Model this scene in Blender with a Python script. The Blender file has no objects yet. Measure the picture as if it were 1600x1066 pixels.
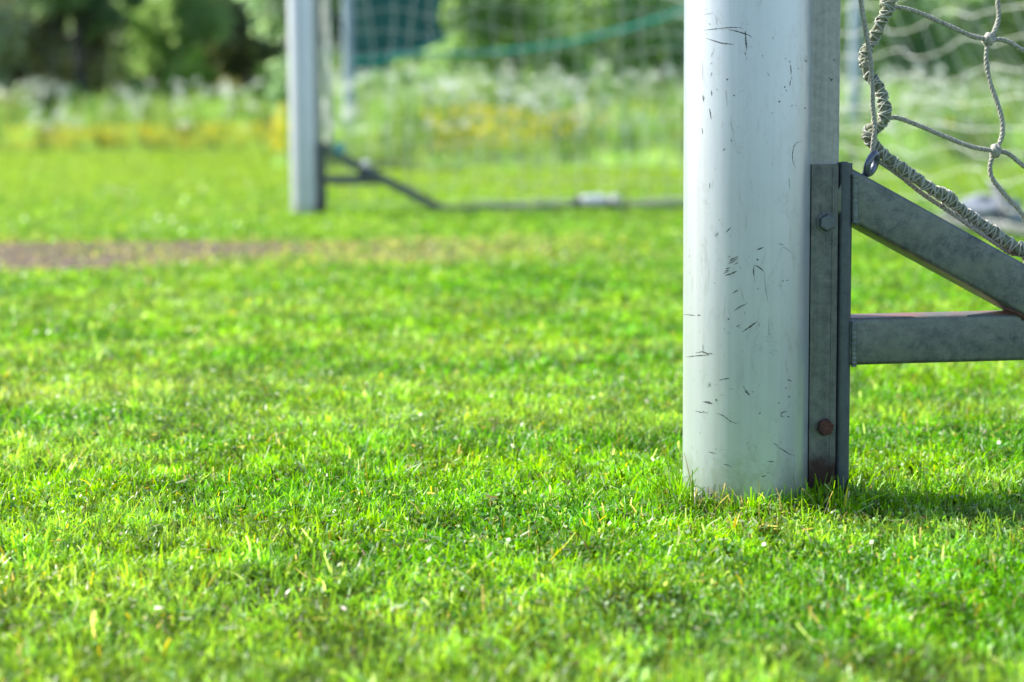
import bpy, math, random
import numpy as np
from mathutils import Vector, Matrix

R = math.radians
rng = np.random.default_rng(7)
random.seed(7)
scene = bpy.context.scene
col = scene.collection

# ------------------------------------------------------------------ camera
CAM_H = 0.354
PITCH, ROLL = R(6.145), R(-0.40)
FPX = 3000.0                       # focal length in pixels of a 1600 wide frame
cam_d = bpy.data.cameras.new('camera')
cam = bpy.data.objects.new('camera', cam_d)
col.objects.link(cam)
cam_d.sensor_width = 36.0
cam_d.lens = FPX / 1600 * 36
cam_d.clip_start, cam_d.clip_end = 0.05, 600
CM = Matrix.Translation((0, 0, CAM_H)) @ Matrix.Rotation(math.pi / 2 - PITCH, 4, 'X') @ Matrix.Rotation(ROLL, 4, 'Z')
cam.matrix_world = CM
cam_d.dof.use_dof = True
cam_d.dof.focus_distance = 1.80
cam_d.dof.aperture_fstop = 4.7
cam_d.dof.aperture_blades = 0
scene.camera = cam

# ------------------------------------------------------------------ light
SUN_EL = R(40)
SUN_AZ = R(292)                    # clockwise from +Y (north): to the left and a little behind
world = bpy.data.worlds.new('World')
scene.world = world
world.use_nodes = True
wn = world.node_tree
bg = wn.nodes['Background']
sky = wn.nodes.new('ShaderNodeTexSky')
sky.sky_type = 'NISHITA'
sky.sun_disc = False
sky.sun_elevation = SUN_EL
sky.sun_rotation = SUN_AZ
sky.air_density = 1.0
sky.dust_density = 1.0
wn.links.new(sky.outputs[0], bg.inputs[0])
bg.inputs[1].default_value = 0.115
sd = bpy.data.lights.new('sun', 'SUN')
sd.energy = 4.4
sd.angle = R(0.5)
sd.color = (1.0, 0.95, 0.86)
sun = bpy.data.objects.new('sun', sd)
col.objects.link(sun)
to_sun = Vector((math.sin(SUN_AZ) * math.cos(SUN_EL), math.cos(SUN_AZ) * math.cos(SUN_EL), math.sin(SUN_EL)))
sun.rotation_euler = to_sun.to_track_quat('Z', 'Y').to_euler()
sun.location = (-5, 5, 8)

vs = scene.view_settings
vs.view_transform = 'Standard'
vs.look = 'None'
vs.exposure = 1.38
vs.gamma = 1.0
scene.cycles.use_denoising = True
scene.cycles.max_bounces = 8
scene.cycles.transmission_bounces = 4
scene.cycles.transparent_max_bounces = 8
scene.cycles.sample_clamp_indirect = 6

# ------------------------------------------------------------------ rays
CO = CM.translation.copy()
CR = CM.to_3x3()
def ray(px, py):
    return (CR @ Vector(((px - 800) / FPX, (533 - py) / FPX, -1.0))).normalized()
def at_ground(px, py, z=0.0):
    d = ray(px, py)
    return CO + d * ((z - CO.z) / d.z)
def at_y(px, py, Y):
    d = ray(px, py)
    return CO + d * ((Y - CO.y) / d.y)
def at_plane(px, py, p0, n):
    d = ray(px, py)
    return CO + d * ((p0 - CO).dot(n) / d.dot(n))

NEAR = at_ground(1163.6, 786); NEAR.z = 0
FAR = at_ground(476, 335); FAR.z = 0
VV = (FAR - NEAR); GOAL_W = VV.length; VV.normalize()      # along the goal line, away from us
UU = Vector((VV.y, -VV.x, 0))                              # behind the goal (to the right)
ZZ = Vector((0, 0, 1))
def G(u, v, z, base=NEAR):
    return base + UU * u + VV * v + ZZ * z
def goal_uvz(p, base=NEAR):
    d = p - base
    return d.dot(UU), d.dot(VV), d.z
def on_side(px, py, v=0.0):
    return at_plane(px, py, G(0, v, 0), VV)

# ------------------------------------------------------------------ node helpers
def new_mat(name):
    m = bpy.data.materials.new(name)
    m.use_nodes = True
    nt = m.node_tree
    return m, nt, nt.nodes['Principled BSDF']
def N(nt, t, **kw):
    n = nt.nodes.new(t)
    for k, v in kw.items():
        setattr(n, k, v)
    return n
def noise(nt, scale, detail=4, rough=0.6, vec=None, dist=0.0):
    n = N(nt, 'ShaderNodeTexNoise')
    n.inputs['Scale'].default_value = scale
    n.inputs['Detail'].default_value = detail
    n.inputs['Roughness'].default_value = rough
    n.inputs['Distortion'].default_value = dist
    if vec is not None:
        nt.links.new(vec, n.inputs['Vector'])
    return n
def ramp(nt, fac, stops):
    r = N(nt, 'ShaderNodeValToRGB')
    while len(r.color_ramp.elements) < len(stops):
        r.color_ramp.elements.new(0.5)
    for e, (p, c) in zip(r.color_ramp.elements, stops):
        e.position = p
        e.color = (c[0], c[1], c[2], 1) if len(c) == 3 else c
    nt.links.new(fac, r.inputs[0])
    return r
def mixc(nt, fac, a, b, mode='MIX'):
    m = N(nt, 'ShaderNodeMix', data_type='RGBA', blend_type=mode)
    for inp, v in ((m.inputs[0], fac), (m.inputs[6], a), (m.inputs[7], b)):
        if hasattr(v, 'links'):
            nt.links.new(v, inp)
        elif isinstance(v, (int, float)):
            inp.default_value = v
        else:
            inp.default_value = (v[0], v[1], v[2], 1)
    return m.outputs[2]
def coords(nt, scale=(1, 1, 1), kind='Object'):
    tc = N(nt, 'ShaderNodeTexCoord')
    mp = N(nt, 'ShaderNodeMapping')
    mp.inputs['Scale'].default_value = scale
    nt.links.new(tc.outputs[kind], mp.inputs[0])
    return mp.outputs[0]
def bump(nt, bsdf, h, strength=0.3, dist=0.001):
    b = N(nt, 'ShaderNodeBump')
    b.inputs['Strength'].default_value = strength
    b.inputs['Distance'].default_value = dist
    nt.links.new(h, b.inputs['Height'])
    nt.links.new(b.outputs[0], bsdf.inputs['Normal'])

def leafy_mat(name, trans=0.45, rough=0.4, spec=0.5, tint=(1.15, 1.1, 0.35)):
    """thin leaf: colour attribute, part reflected and part let through"""
    m, nt, b = new_mat(name)
    a = N(nt, 'ShaderNodeAttribute', attribute_name='Col')
    nt.links.new(a.outputs['Color'], b.inputs['Base Color'])
    b.inputs['Roughness'].default_value = rough
    b.inputs['Specular IOR Level'].default_value = spec
    t = N(nt, 'ShaderNodeBsdfTranslucent')
    tc = mixc(nt, 1.0, a.outputs['Color'], tint, 'MULTIPLY')
    nt.links.new(tc, t.inputs['Color'])
    mx = N(nt, 'ShaderNodeMixShader')
    mx.inputs[0].default_value = trans
    nt.links.new(b.outputs[0], mx.inputs[1])
    nt.links.new(t.outputs[0], mx.inputs[2])
    nt.links.new(mx.outputs[0], nt.nodes['Material Output'].inputs['Surface'])
    return m

M = {}
M['grass'] = leafy_mat('grass_blades', 0.5, 0.36, 0.42, (1.75, 1.5, 0.5))
M['leaf'] = leafy_mat('leaves', 0.6, 0.45, 0.4, (1.4, 1.4, 0.9))
M['petal'] = leafy_mat('petals', 0.35, 0.6, 0.2, (1, 1, 1))

# post paint: pale anodised aluminium with a silky shine
m, nt, b = new_mat('post_aluminium')
v = coords(nt, (1, 1, 1))
n1 = noise(nt, 9, 5, 0.6, v)
n2 = noise(nt, 260, 3, 0.7, v)
n3 = noise(nt, 1.0, 4, 0.65, coords(nt, (160, 160, 4)))
c = ramp(nt, n1.outputs[0], [(0.3, (0.47, 0.515, 0.60)), (0.7, (0.535, 0.58, 0.66))]).outputs[0]
c = mixc(nt, 0.18, c, ramp(nt, n3.outputs[0], [(0.35, (0.38, 0.42, 0.47)), (0.65, (0.60, 0.64, 0.69))]).outputs[0])
spk = ramp(nt, n2.outputs[0], [(0.68, (0, 0, 0)), (0.76, (1, 1, 1))]).outputs[0]
sp2 = N(nt, 'ShaderNodeMath', operation='MULTIPLY'); nt.links.new(spk, sp2.inputs[0]); sp2.inputs[1].default_value = 0.35
c = mixc(nt, sp2.outputs[0], c, (0.22, 0.24, 0.23))
tc = N(nt, 'ShaderNodeTexCoord'); sx = N(nt, 'ShaderNodeSeparateXYZ'); nt.links.new(tc.outputs['Object'], sx.inputs[0])
ng = noise(nt, 38, 7, 0.75, coords(nt, (1, 1, 0.6)), 0.8)
ad = N(nt, 'ShaderNodeMath', operation='MULTIPLY_ADD'); nt.links.new(ng.outputs[0], ad.inputs[0]); ad.inputs[1].default_value = 0.16; nt.links.new(sx.outputs[2], ad.inputs[2])
gr = ramp(nt, ad.outputs[0], [(0.085, (0.65, 0.65, 0.65)), (0.14, (0.10, 0.10, 0.10)), (0.40, (0, 0, 0))]).outputs[0]
c = mixc(nt, gr, c, (0.20, 0.22, 0.13))
sm = noise(nt, 1.0, 6, 0.8, coords(nt, (55, 55, 18)), 1.5)
s2 = ramp(nt, sm.outputs[0], [(0.55, (0, 0, 0)), (0.70, (0.42, 0.42, 0.42))]).outputs[0]
c = mixc(nt, s2, c, (0.24, 0.26, 0.25))
nt.links.new(c, b.inputs['Base Color'])
b.inputs['Metallic'].default_value = 0.55
rr = N(nt, 'ShaderNodeMapRange'); nt.links.new(n3.outputs[0], rr.inputs[0]); rr.inputs[3].default_value = 0.26; rr.inputs[4].default_value = 0.40
nt.links.new(rr.outputs[0], b.inputs['Roughness'])
bump(nt, b, n2.outputs[0], 0.05, 0.0005)
M['post'] = m

m, nt, b = new_mat('flange_aluminium')
n1 = noise(nt, 1.0, 5, 0.7, coords(nt, (140, 140, 3)))
n2 = noise(nt, 120, 4, 0.7, coords(nt))
c = ramp(nt, n1.outputs[0], [(0.3, (0.25, 0.255, 0.235)), (0.7, (0.40, 0.405, 0.375))]).outputs[0]
c = mixc(nt, 0.3, c, ramp(nt, n2.outputs[0], [(0.35, (0.18, 0.19, 0.18)), (0.6, (0.42, 0.43, 0.41))]).outputs[0])
nt.links.new(c, b.inputs['Base Color'])
b.inputs['Metallic'].default_value = 0.35
b.inputs['Roughness'].default_value = 0.5
M['flange'] = m

def galv(name, base_a, base_b, streak=(6, 6, 6), moss=0.5, rust_top=False, metallic=0.45):
    m, nt, b = new_mat(name)
    v = coords(nt)
    n1 = noise(nt, 85, 9, 0.8, v, 0.2)
    n2 = noise(nt, 340, 3, 0.7, v)
    n3 = noise(nt, 1.0, 6, 0.7, coords(nt, streak))
    n4 = noise(nt, 75, 6, 0.8, v, 1.2)
    c = ramp(nt, n1.outputs[0], [(0.34, base_a), (0.66, base_b)]).outputs[0]
    f = ramp(nt, n3.outputs[0], [(0.42, (0, 0, 0)), (0.62, (1, 1, 1))]).outputs[0]
    fm = N(nt, 'ShaderNodeMath', operation='MULTIPLY'); nt.links.new(f, fm.inputs[0]); fm.inputs[1].default_value = moss
    c = mixc(nt, fm.outputs[0], c, (0.165, 0.185, 0.15))
    f4 = ramp(nt, n4.outputs[0], [(0.57, (0, 0, 0)), (0.68, (1, 1, 1))]).outputs[0]
    f5 = N(nt, 'ShaderNodeMath', operation='MULTIPLY'); nt.links.new(f4, f5.inputs[0]); f5.inputs[1].default_value = 0.26
    c = mixc(nt, f5.outputs[0], c, (0.035, 0.045, 0.045))
    f6 = ramp(nt, n2.outputs[0], [(0.70, (0, 0, 0)), (0.78, (1, 1, 1))]).outputs[0]
    f7 = N(nt, 'ShaderNodeMath', operation='MULTIPLY'); nt.links.new(f6, f7.inputs[0]); f7.inputs[1].default_value = 0.5
    c = mixc(nt, f7.outputs[0], c, (0.30, 0.33, 0.32))
    if rust_top:
        g = N(nt, 'ShaderNodeNewGeometry')
        sx = N(nt, 'ShaderNodeSeparateXYZ'); nt.links.new(g.outputs['True Normal'], sx.inputs[0])
        gt = ramp(nt, sx.outputs[2], [(0.80, (0, 0, 0)), (0.97, (1, 1, 1))]).outputs[0]
        nr = ramp(nt, noise(nt, 14, 5, 0.6, v).outputs[0], [(0.44, (0.0, 0.0, 0.0)), (0.60, (0.9, 0.9, 0.9))]).outputs[0]
        mm = N(nt, 'ShaderNodeMath', operation='MULTIPLY'); nt.links.new(gt, mm.inputs[0]); nt.links.new(nr, mm.inputs[1])
        c = mixc(nt, mm.outputs[0], c, (0.30, 0.13, 0.10))
    nt.links.new(c, b.inputs['Base Color'])
    b.inputs['Metallic'].default_value = metallic
    rr = N(nt, 'ShaderNodeMapRange'); nt.links.new(n4.outputs[0], rr.inputs[0]); rr.inputs[3].default_value = 0.32; rr.inputs[4].default_value = 0.62
    nt.links.new(rr.outputs[0], b.inputs['Roughness'])
    bump(nt, b, n4.outputs[0], 0.35, 0.0007)
    return m
M['tube'] = galv('weathered_steel_tube', (0.050, 0.062, 0.068), (0.20, 0.215, 0.205), (9, 9, 30), 0.85, True)
def stain(mat):
    nt = mat.node_tree; b = nt.nodes['Principled BSDF']
    src = b.inputs['Base Color'].links[0].from_socket
    tc = N(nt, 'ShaderNodeTexCoord'); sx = N(nt, 'ShaderNodeSeparateXYZ'); nt.links.new(tc.outputs['Object'], sx.inputs[0])
    nz = noise(nt, 70, 5, 0.7, coords(nt))
    ad = N(nt, 'ShaderNodeMath', operation='MULTIPLY_ADD'); nt.links.new(nz.outputs[0], ad.inputs[0]); ad.inputs[1].default_value = 0.05; nt.links.new(sx.outputs[2], ad.inputs[2])
    r_ = ramp(nt, ad.outputs[0], [(0.060, (1, 1, 1)), (0.078, (0, 0, 0))]).outputs[0]
    nt.links.new(mixc(nt, r_, src, (0.035, 0.016, 0.016)), b.inputs['Base Color'])
M['channel'] = galv('weathered_steel_channel', (0.050, 0.058, 0.064), (0.17, 0.18, 0.175), (190, 190, 6), 0.4)
M['upright'] = galv('dark_steel_upright', (0.05, 0.065, 0.085), (0.09, 0.11, 0.13), (120, 120, 4), 0.15)
stain(M['channel'])
M['bolt'] = galv('bolt_steel', (0.08, 0.095, 0.11), (0.14, 0.16, 0.17), (30, 30, 30), 0.1)
M['weld'] = galv('weld_steel', (0.08, 0.10, 0.11), (0.18, 0.21, 0.21), (60, 60, 60), 0.2)

m, nt, b = new_mat('rust')
n1 = noise(nt, 160, 6, 0.75, coords(nt))
c = ramp(nt, n1.outputs[0], [(0.35, (0.03, 0.014, 0.012)), (0.55, (0.095, 0.035, 0.022)), (0.7, (0.17, 0.075, 0.045))]).outputs[0]
nt.links.new(c, b.inputs['Base Color'])
b.inputs['Roughness'].default_value = 0.85
bump(nt, b, n1.outputs[0], 0.8, 0.001)
M['rust'] = m

def plain(name, c, rough=0.6, metal=0.0, scale=60, var=0.25, bmp=0.2):
    m, nt, b = new_mat(name)
    n1 = noise(nt, scale, 6, 0.7, coords(nt))
    lo = tuple(x * (1 - var) for x in c); hi = tuple(min(1, x * (1 + var)) for x in c)
    cc = ramp(nt, n1.outputs[0], [(0.3, lo), (0.7, hi)]).outputs[0]
    nt.links.new(cc, b.inputs['Base Color'])
    b.inputs['Roughness'].default_value = rough
    b.inputs['Metallic'].default_value = metal
    bump(nt, b, n1.outputs[0], bmp, 0.001)
    return m
M['scuff'] = plain('scuff_dark', (0.06, 0.07, 0.07), 0.8, 0, 900, 0.6)
M['scuff_faint'] = plain('scuff_faint', (0.27, 0.31, 0.30), 0.7, 0, 900, 0.45)
M['cord'] = plain('net_cord', (0.34, 0.335, 0.29), 0.85, 0, 420, 0.55, 0.8)
M['cord_far'] = plain('net_cord_pale', (0.62, 0.64, 0.60), 0.85, 0, 60, 0.2)
M['rope'] = plain('rope_core', (0.20, 0.22, 0.15), 0.9, 0, 500, 0.5, 0.8)
M['lacing'] = plain('rope_lacing', (0.40, 0.41, 0.36), 0.85, 0, 900, 0.35, 0.5)
M['ring'] = plain('ring_steel', (0.13, 0.155, 0.21), 0.35, 0.6, 90, 0.25)
M['white_plastic'] = plain('white_plastic', (0.88, 0.85, 0.87), 0.45, 0, 30, 0.05)
M['teal_plastic'] = plain('teal_plastic', (0.16, 0.42, 0.42), 0.5, 0, 30, 0.1)
M['teal_rope'] = plain('teal_rope', (0.04, 0.36, 0.28), 0.7, 0, 30, 0.15)
M['teal_cloth'] = plain('dark_teal_mesh_cloth', (0.022, 0.115, 0.105), 0.8, 0, 3, 0.3)
M['fence_metal'] = plain('fence_post_metal', (0.30, 0.38, 0.45), 0.5, 0.3, 5, 0.1)
M['bag'] = plain('pale_bag_cloth', (0.24, 0.27, 0.32), 0.8, 0, 14, 0.35)
M['bag_dark'] = plain('bag_strap', (0.10, 0.10, 0.13), 0.8, 0, 14, 0.3)
M['bark'] = plain('bark', (0.055, 0.052, 0.045), 0.9, 0, 6, 0.4, 0.6)
M['bark_grey'] = plain('bark_grey', (0.22, 0.19, 0.16), 0.9, 0, 6, 0.35, 0.6)

# ground: thatch and soil under the blades, bare patch of earth
m, nt, b = new_mat('lawn_soil')
v = coords(nt)
n1 = noise(nt, 55, 8, 0.75, v)
n2 = noise(nt, 0.9, 5, 0.6, coords(nt, (0.35, 1, 1)))
gc = ramp(nt, n1.outputs[0], [(0.3, (0.02, 0.035, 0.006)), (0.5, (0.05, 0.09, 0.010)), (0.7, (0.11, 0.15, 0.03))]).outputs[0]
g2 = ramp(nt, n2.outputs[0], [(0.35, (0.85, 0.9, 0.8)), (0.65, (1.3, 1.2, 1.15))]).outputs[0]
gc = mixc(nt, 1.0, gc, g2, 'MULTIPLY')
sc = ramp(nt, n1.outputs[0], [(0.40, (0.040, 0.030, 0.022)), (0.50, (0.105, 0.078, 0.058)), (0.62, (0.31, 0.25, 0.20))]).outputs[0]
a = N(nt, 'ShaderNodeAttribute', attribute_name='bare')
nt.links.new(mixc(nt, a.outputs['Fac'], gc, sc), b.inputs['Base Color'])
b.inputs['Roughness'].default_value = 0.95
b.inputs['Specular IOR Level'].default_value = 0.1
bump(nt, b, n1.outputs[0], 0.6, 0.01)
M['ground'] = m

# ------------------------------------------------------------------ mesh helpers
def props(o, label=None, cat=None, group=None, kind=None):
    if label: o['label'] = label
    if cat: o['category'] = cat
    if group: o['group'] = group
    if kind: o['kind'] = kind
    return o
def link_np(name, verts, faces_list, mat, parent=None, colors=None, smooth=False, origin=None):
    """verts (n,3) world coordinates; faces_list: list of int arrays (k, 3 or 4)"""
    me = bpy.data.meshes.new(name)
    verts = np.asarray(verts, dtype=np.float32)
    if origin is not None:
        verts = verts - np.array(origin, dtype=np.float32)
    me.vertices.add(len(verts))
    me.vertices.foreach_set('co', verts.ravel())
    idx = np.concatenate([f.ravel() for f in faces_list]).astype(np.int32)
    tot = np.concatenate([np.full(len(f), f.shape[1]) for f in faces_list]).astype(np.int32)
    st = np.concatenate([[0], np.cumsum(tot)[:-1]]).astype(np.int32)
    me.loops.add(len(idx)); me.loops.foreach_set('vertex_index', idx)
    me.polygons.add(len(tot)); me.polygons.foreach_set('loop_start', st); me.polygons.foreach_set('loop_total', tot)
    me.polygons.foreach_set('use_smooth', np.full(len(tot), smooth))
    me.update(calc_edges=True)
    if colors is not None:
        at = me.color_attributes.new('Col', 'FLOAT_COLOR', 'POINT')
        c4 = np.ones((len(verts), 4), dtype=np.float32); c4[:, :3] = colors
        at.data.foreach_set('color', c4.ravel())
    me.materials.append(mat)
    o = bpy.data.objects.new(name, me)
    col.objects.link(o)
    if origin is not None and parent is None:
        o.location = origin
    if parent is not None:
        o.parent = parent
    return o

class MB:
    """collects faces, builds ONE mesh object"""
    def __init__(s):
        s.v = []; s.f = []; s.m = []; s.sm = []
    def add(s, vs_, fs, mi=0, smooth=True):
        b0 = len(s.v)
        s.v += [tuple(p) for p in vs_]
        for f in fs:
            s.f.append([b0 + i for i in f]); s.m.append(mi); s.sm.append(smooth)
    def loft(s, rings, cap=True, mi=0, smooth=True, closed=True):
        n = len(rings[0]); vs_ = [p for r in rings for p in r]; fs = []
        for i in range(len(rings) - 1):
            for j in range(n if closed else n - 1):
                k = (j + 1) % n
                fs.append([i * n + j, i * n + k, (i + 1) * n + k, (i + 1) * n + j])
        s.add(vs_, fs, mi, smooth)
        if cap:
            s.add(rings[0], [list(range(n))[::-1]], mi, False)
            s.add(rings[-1], [list(range(n))], mi, False)
    def tube(s, path, rad, n=8, cap=True, mi=0, wob=0.0):
        path = [Vector(p) for p in path]
        if not hasattr(rad, '__len__'): rad = [rad] * len(path)
        t = (path[1] - path[0]).normalized()
        a = t.orthogonal().normalized(); rings = []
        for i, p in enumerate(path):
            t = (path[min(i + 1, len(path) - 1)] - path[max(i - 1, 0)]).normalized()
            a = (a - t * a.dot(t)).normalized(); b_ = t.cross(a)
            r = rad[i] * (1 + (random.uniform(-wob, wob) if wob else 0))
            rings.append([p + (a * math.cos(2 * math.pi * k / n) + b_ * math.sin(2 * math.pi * k / n)) * r for k in range(n)])
        s.loft(rings, cap, mi)
    def prism(s, prof, o, a, b_, c, L, mi=0, smooth=False):
        """profile (x,y) in plane a,b at o, pushed along c by L"""
        r0 = [o + a * x + b_ * y for x, y in prof]
        r1 = [p + c * L for p in r0]
        s.loft([r0, r1], True, mi, smooth)
    def build(s, name, mats, parent=None, autosmooth=True):
        me = bpy.data.meshes.new(name)
        off = parent_loc(parent)
        me.from_pydata([(x - off[0], y - off[1], z - off[2]) for x, y, z in s.v], [], s.f)
        for i, p in enumerate(me.polygons):
            p.material_index = s.m[i]; p.use_smooth = s.sm[i]
        if not isinstance(mats, (list, tuple)): mats = [mats]
        for m_ in mats: me.materials.append(m_)
        me.update()
        o = bpy.data.objects.new(name, me); col.objects.link(o)
        if parent is not None: o.parent = parent
        if autosmooth and any(s.sm):
            w = o.modifiers.new('wn', 'WEIGHTED_NORMAL') if False else None
        return o
def parent_loc(p):
    v_ = Vector((0, 0, 0))
    while p is not None:
        v_ += Vector(p.location); p = p.parent
    return v_
def empty(name, loc):
    o = bpy.data.objects.new(name, None); o.location = loc; col.objects.link(o)
    o.empty_display_size = 0.2
    return o
def rrect(x0, x1, y0, y1, r, n=4):
    pts = []
    for cx, cy, a0 in ((x1 - r, y1 - r, 0), (x0 + r, y1 - r, 90), (x0 + r, y0 + r, 180), (x1 - r, y0 + r, 270)):
        for k in range(n + 1):
            a = R(a0 + 90 * k / n)
            pts.append((cx + r * math.cos(a), cy + r * math.sin(a)))
    return pts
def catmull(pts, step):
    pts = [Vector(p) for p in pts]
    P = [pts[0] * 2 - pts[1]] + pts + [pts[-1] * 2 - pts[-2]]
    out = []
    for i in range(1, len(P) - 2):
        L = (P[i + 1] - P[i]).length; n = max(1, int(round(L / step)))
        for k in range(n):
            t = k / n
            out.append(0.5 * ((2 * P[i]) + (P[i + 1] - P[i - 1]) * t + (2 * P[i - 1] - 5 * P[i] + 4 * P[i + 1] - P[i + 2]) * t * t
                              + (-P[i - 1] + 3 * P[i] - 3 * P[i + 1] + P[i + 2]) * t ** 3))
    out.append(pts[-1])
    return out
def cord(mb, path, r=0.0024, step=0.0015, pitch=0.013):
    path = catmull(path, step)
    t = (path[1] - path[0]).normalized(); a = t.orthogonal().normalized(); fr_ = []
    for i, p in enumerate(path):
        t = (path[min(i + 1, len(path) - 1)] - path[max(i - 1, 0)]).normalized()
        a = (a - t * a.dot(t)).normalized(); fr_.append((a.copy(), t.cross(a)))
    for k in range(3):
        mb.tube([p + (fr_[i][0] * math.cos(i * step / pitch * 6.283 + k * 2.094) + fr_[i][1] * math.sin(i * step / pitch * 6.283 + k * 2.094)) * r * 0.46 for i, p in enumerate(path)], r * 0.60, 6, True, 0, 0.08)
    for q in range(int(len(path) * 0.35)):
        i = random.randrange(1, len(path) - 1); e1, e2 = fr_[i]; an = random.uniform(0, 6.28); o_ = e1 * math.cos(an) + e2 * math.sin(an)
        d_ = (o_ + Vector((random.uniform(-1, 1), random.uniform(-1, 1), random.uniform(-1, 1))) * .8).normalized()
        s_ = path[i] + o_ * r * .95
        mb.tube([s_, s_ + d_ * 0.0009, s_ + d_ * 0.0016 + o_ * .0003], [0.00016, 0.00013, 0.00006], 3, False)
def blob(mb, c, r, seed=0, mi=0, n=10, amp=0.25):
    rs = random.Random(seed)
    rings = []
    ph = [rs.uniform(0, 6.28) for _ in range(6)]
    for i in range(1, n):
        th = math.pi * i / n
        ring = []
        for j in range(2 * n):
            f = 2 * math.pi * j / (2 * n)
            k = 1 + amp * (math.sin(3 * f + ph[0] + 2 * th) * 0.5 + math.sin(5 * th + ph[1] + f) * 0.5)
            ring.append(Vector((c[0] + r[0] * k * math.sin(th) * math.cos(f), c[1] + r[1] * k * math.sin(th) * math.sin(f), c[2] + r[2] * k * math.cos(th))))
        rings.append(ring)
    mb.loft(rings, True, mi)

def vnoise(x, y, seed=0):
    """smooth value noise in 0..1 (numpy)"""
    xi = np.floor(x).astype(np.int64); yi = np.floor(y).astype(np.int64)
    xf = x - xi; yf = y - yi
    xf = xf * xf * (3 - 2 * xf); yf = yf * yf * (3 - 2 * yf)
    def h(a, b):
        n = (a * 374761393 + b * 668265263 + seed * 2147483647) & 0xFFFFFFFF
        n = ((n ^ (n >> 13)) * 1274126177) & 0xFFFFFFFF
        return ((n ^ (n >> 16)) & 0xFFFF) / 65535.0
    return (h(xi, yi) * (1 - xf) + h(xi + 1, yi) * xf) * (1 - yf) + (h(xi, yi + 1) * (1 - xf) + h(xi + 1, yi + 1) * xf) * yf
def fbm(x, y, seed=0, o=3):
    s = 0; a = 0.5; t = 0
    for k in range(o):
        s = s + a * vnoise(x * 2 ** k + 17 * k, y * 2 ** k + 31 * k, seed + k); t += a; a *= 0.5
    return s / t

def bareness(x, y):
    """1 on the worn patch of earth left of the goal mouth"""
    w = fbm(x * 1.6, y * 2.2, 5) - 0.5
    p = np.exp(-(((y - 5.85 + 0.02 * x + w * .5) / 0.72) ** 4)) * (1 / (1 + np.exp((x + 0.30 + w * 2.4) * 4.5)))
    p2 = 0.55 * np.exp(-((x + 0.62) / 0.5) ** 2 - ((y - 5.35) / 0.35) ** 2)
    return np.clip(np.maximum(p * (1.15 + w * 2.0), p2 * (0.6 + w)), 0, 1)

# ------------------------------------------------------------------ SETTING: ground
def build_ground():
    def axis(lo, hi, fine_lo, fine_hi, fine, coarse):
        a = list(np.arange(lo, fine_lo, coarse)) + list(np.arange(fine_lo, fine_hi, fine)) + list(np.arange(fine_hi, hi + coarse, coarse))
        return np.array(a)
    xs = axis(-260, 260, -6, 4, 0.1, 8); ys = axis(-40, 420, 0, 12, 0.1, 8)
    X, Y = np.meshgrid(xs, ys)
    Z = np.zeros_like(X)
    v_ = np.stack([X, Y, Z], -1).reshape(-1, 3)
    nx = len(xs); i = np.arange((len(ys) - 1) * (nx - 1)); r, c_ = i // (nx - 1), i % (nx - 1)
    q = np.stack([r * nx + c_, r * nx + c_ + 1, (r + 1) * nx + c_ + 1, (r + 1) * nx + c_], 1)
    o = link_np('ground', v_, [q], M['ground'])
    at = o.data.attributes.new('bare', 'FLOAT', 'POINT')
    at.data.foreach_set('value', bareness(v_[:, 0], v_[:, 1]).astype(np.float32))
    o['kind'] = 'structure'
build_ground()

# ------------------------------------------------------------------ blades
def blades(x, y, h, w, cols, lean=0.35, seg=3, z0=None, bend=0.6, cut=0.0):
    n = len(x)
    yaw = rng.uniform(0, 2 * np.pi, n)                    # facing of the flat side
    ld = rng.uniform(0, 2 * np.pi, n)                     # lean direction
    la = np.abs(rng.normal(0, lean, n))
    bn = rng.normal(0, 1, n) * bend
    wx, wy = np.cos(yaw), np.sin(yaw)
    V = []; C = []
    tw = rng.uniform(-1.2, 1.2, n)
    z0 = np.zeros(n) if z0 is None else z0
    for s in range(seg + 1):
        t = s / seg
        hx = h * t
        off = h * (la * t + bn * t * t * 0.6)
        px = x + np.cos(ld) * off; py = y + np.sin(ld) * off
        pz = z0 + hx * (1 - 0.30 * np.minimum(1.5, np.abs(bn)) * t * t)
        a = yaw + tw * t
        ww = w * (1 - t ** 2.2) * 0.5 if s < seg else w * 0
        cx, cy = np.cos(a), np.sin(a)
        if s < seg:
            V.append(np.stack([px - cx * ww, py - cy * ww, pz], 1)); V.append(np.stack([px + cx * ww, py + cy * ww, pz], 1))
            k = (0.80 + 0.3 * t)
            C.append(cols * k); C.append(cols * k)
        else:
            cw = w * cut * 0.5
            V.append(np.stack([px - cx * cw, py - cy * cw, pz], 1)); V.append(np.stack([px + cx * cw, py + cy * cw, pz + cw * 0.6], 1))
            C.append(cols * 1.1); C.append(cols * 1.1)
    nv = 2 * (seg + 1)
    Vv = np.stack(V, 1).reshape(-1, 3); Cc = np.clip(np.stack(C, 1).reshape(-1, 3), 0, 1)
    base = (np.arange(n) * nv)[:, None]
    qs = [base + np.array([2 * s, 2 * s + 1, 2 * s + 3, 2 * s + 2])[None] for s in range(seg)]
    return Vv, np.stack(qs, 1).reshape(-1, 4), Cc

def merge(parts):
    vs_, fs, cs = [], [], []; b0 = 0
    for v_, f, c_ in parts:
        vs_.append(v_); fs.append(f + b0); cs.append(c_); b0 += len(v_)
    return np.concatenate(vs_), np.concatenate(fs), np.concatenate(cs)

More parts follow.
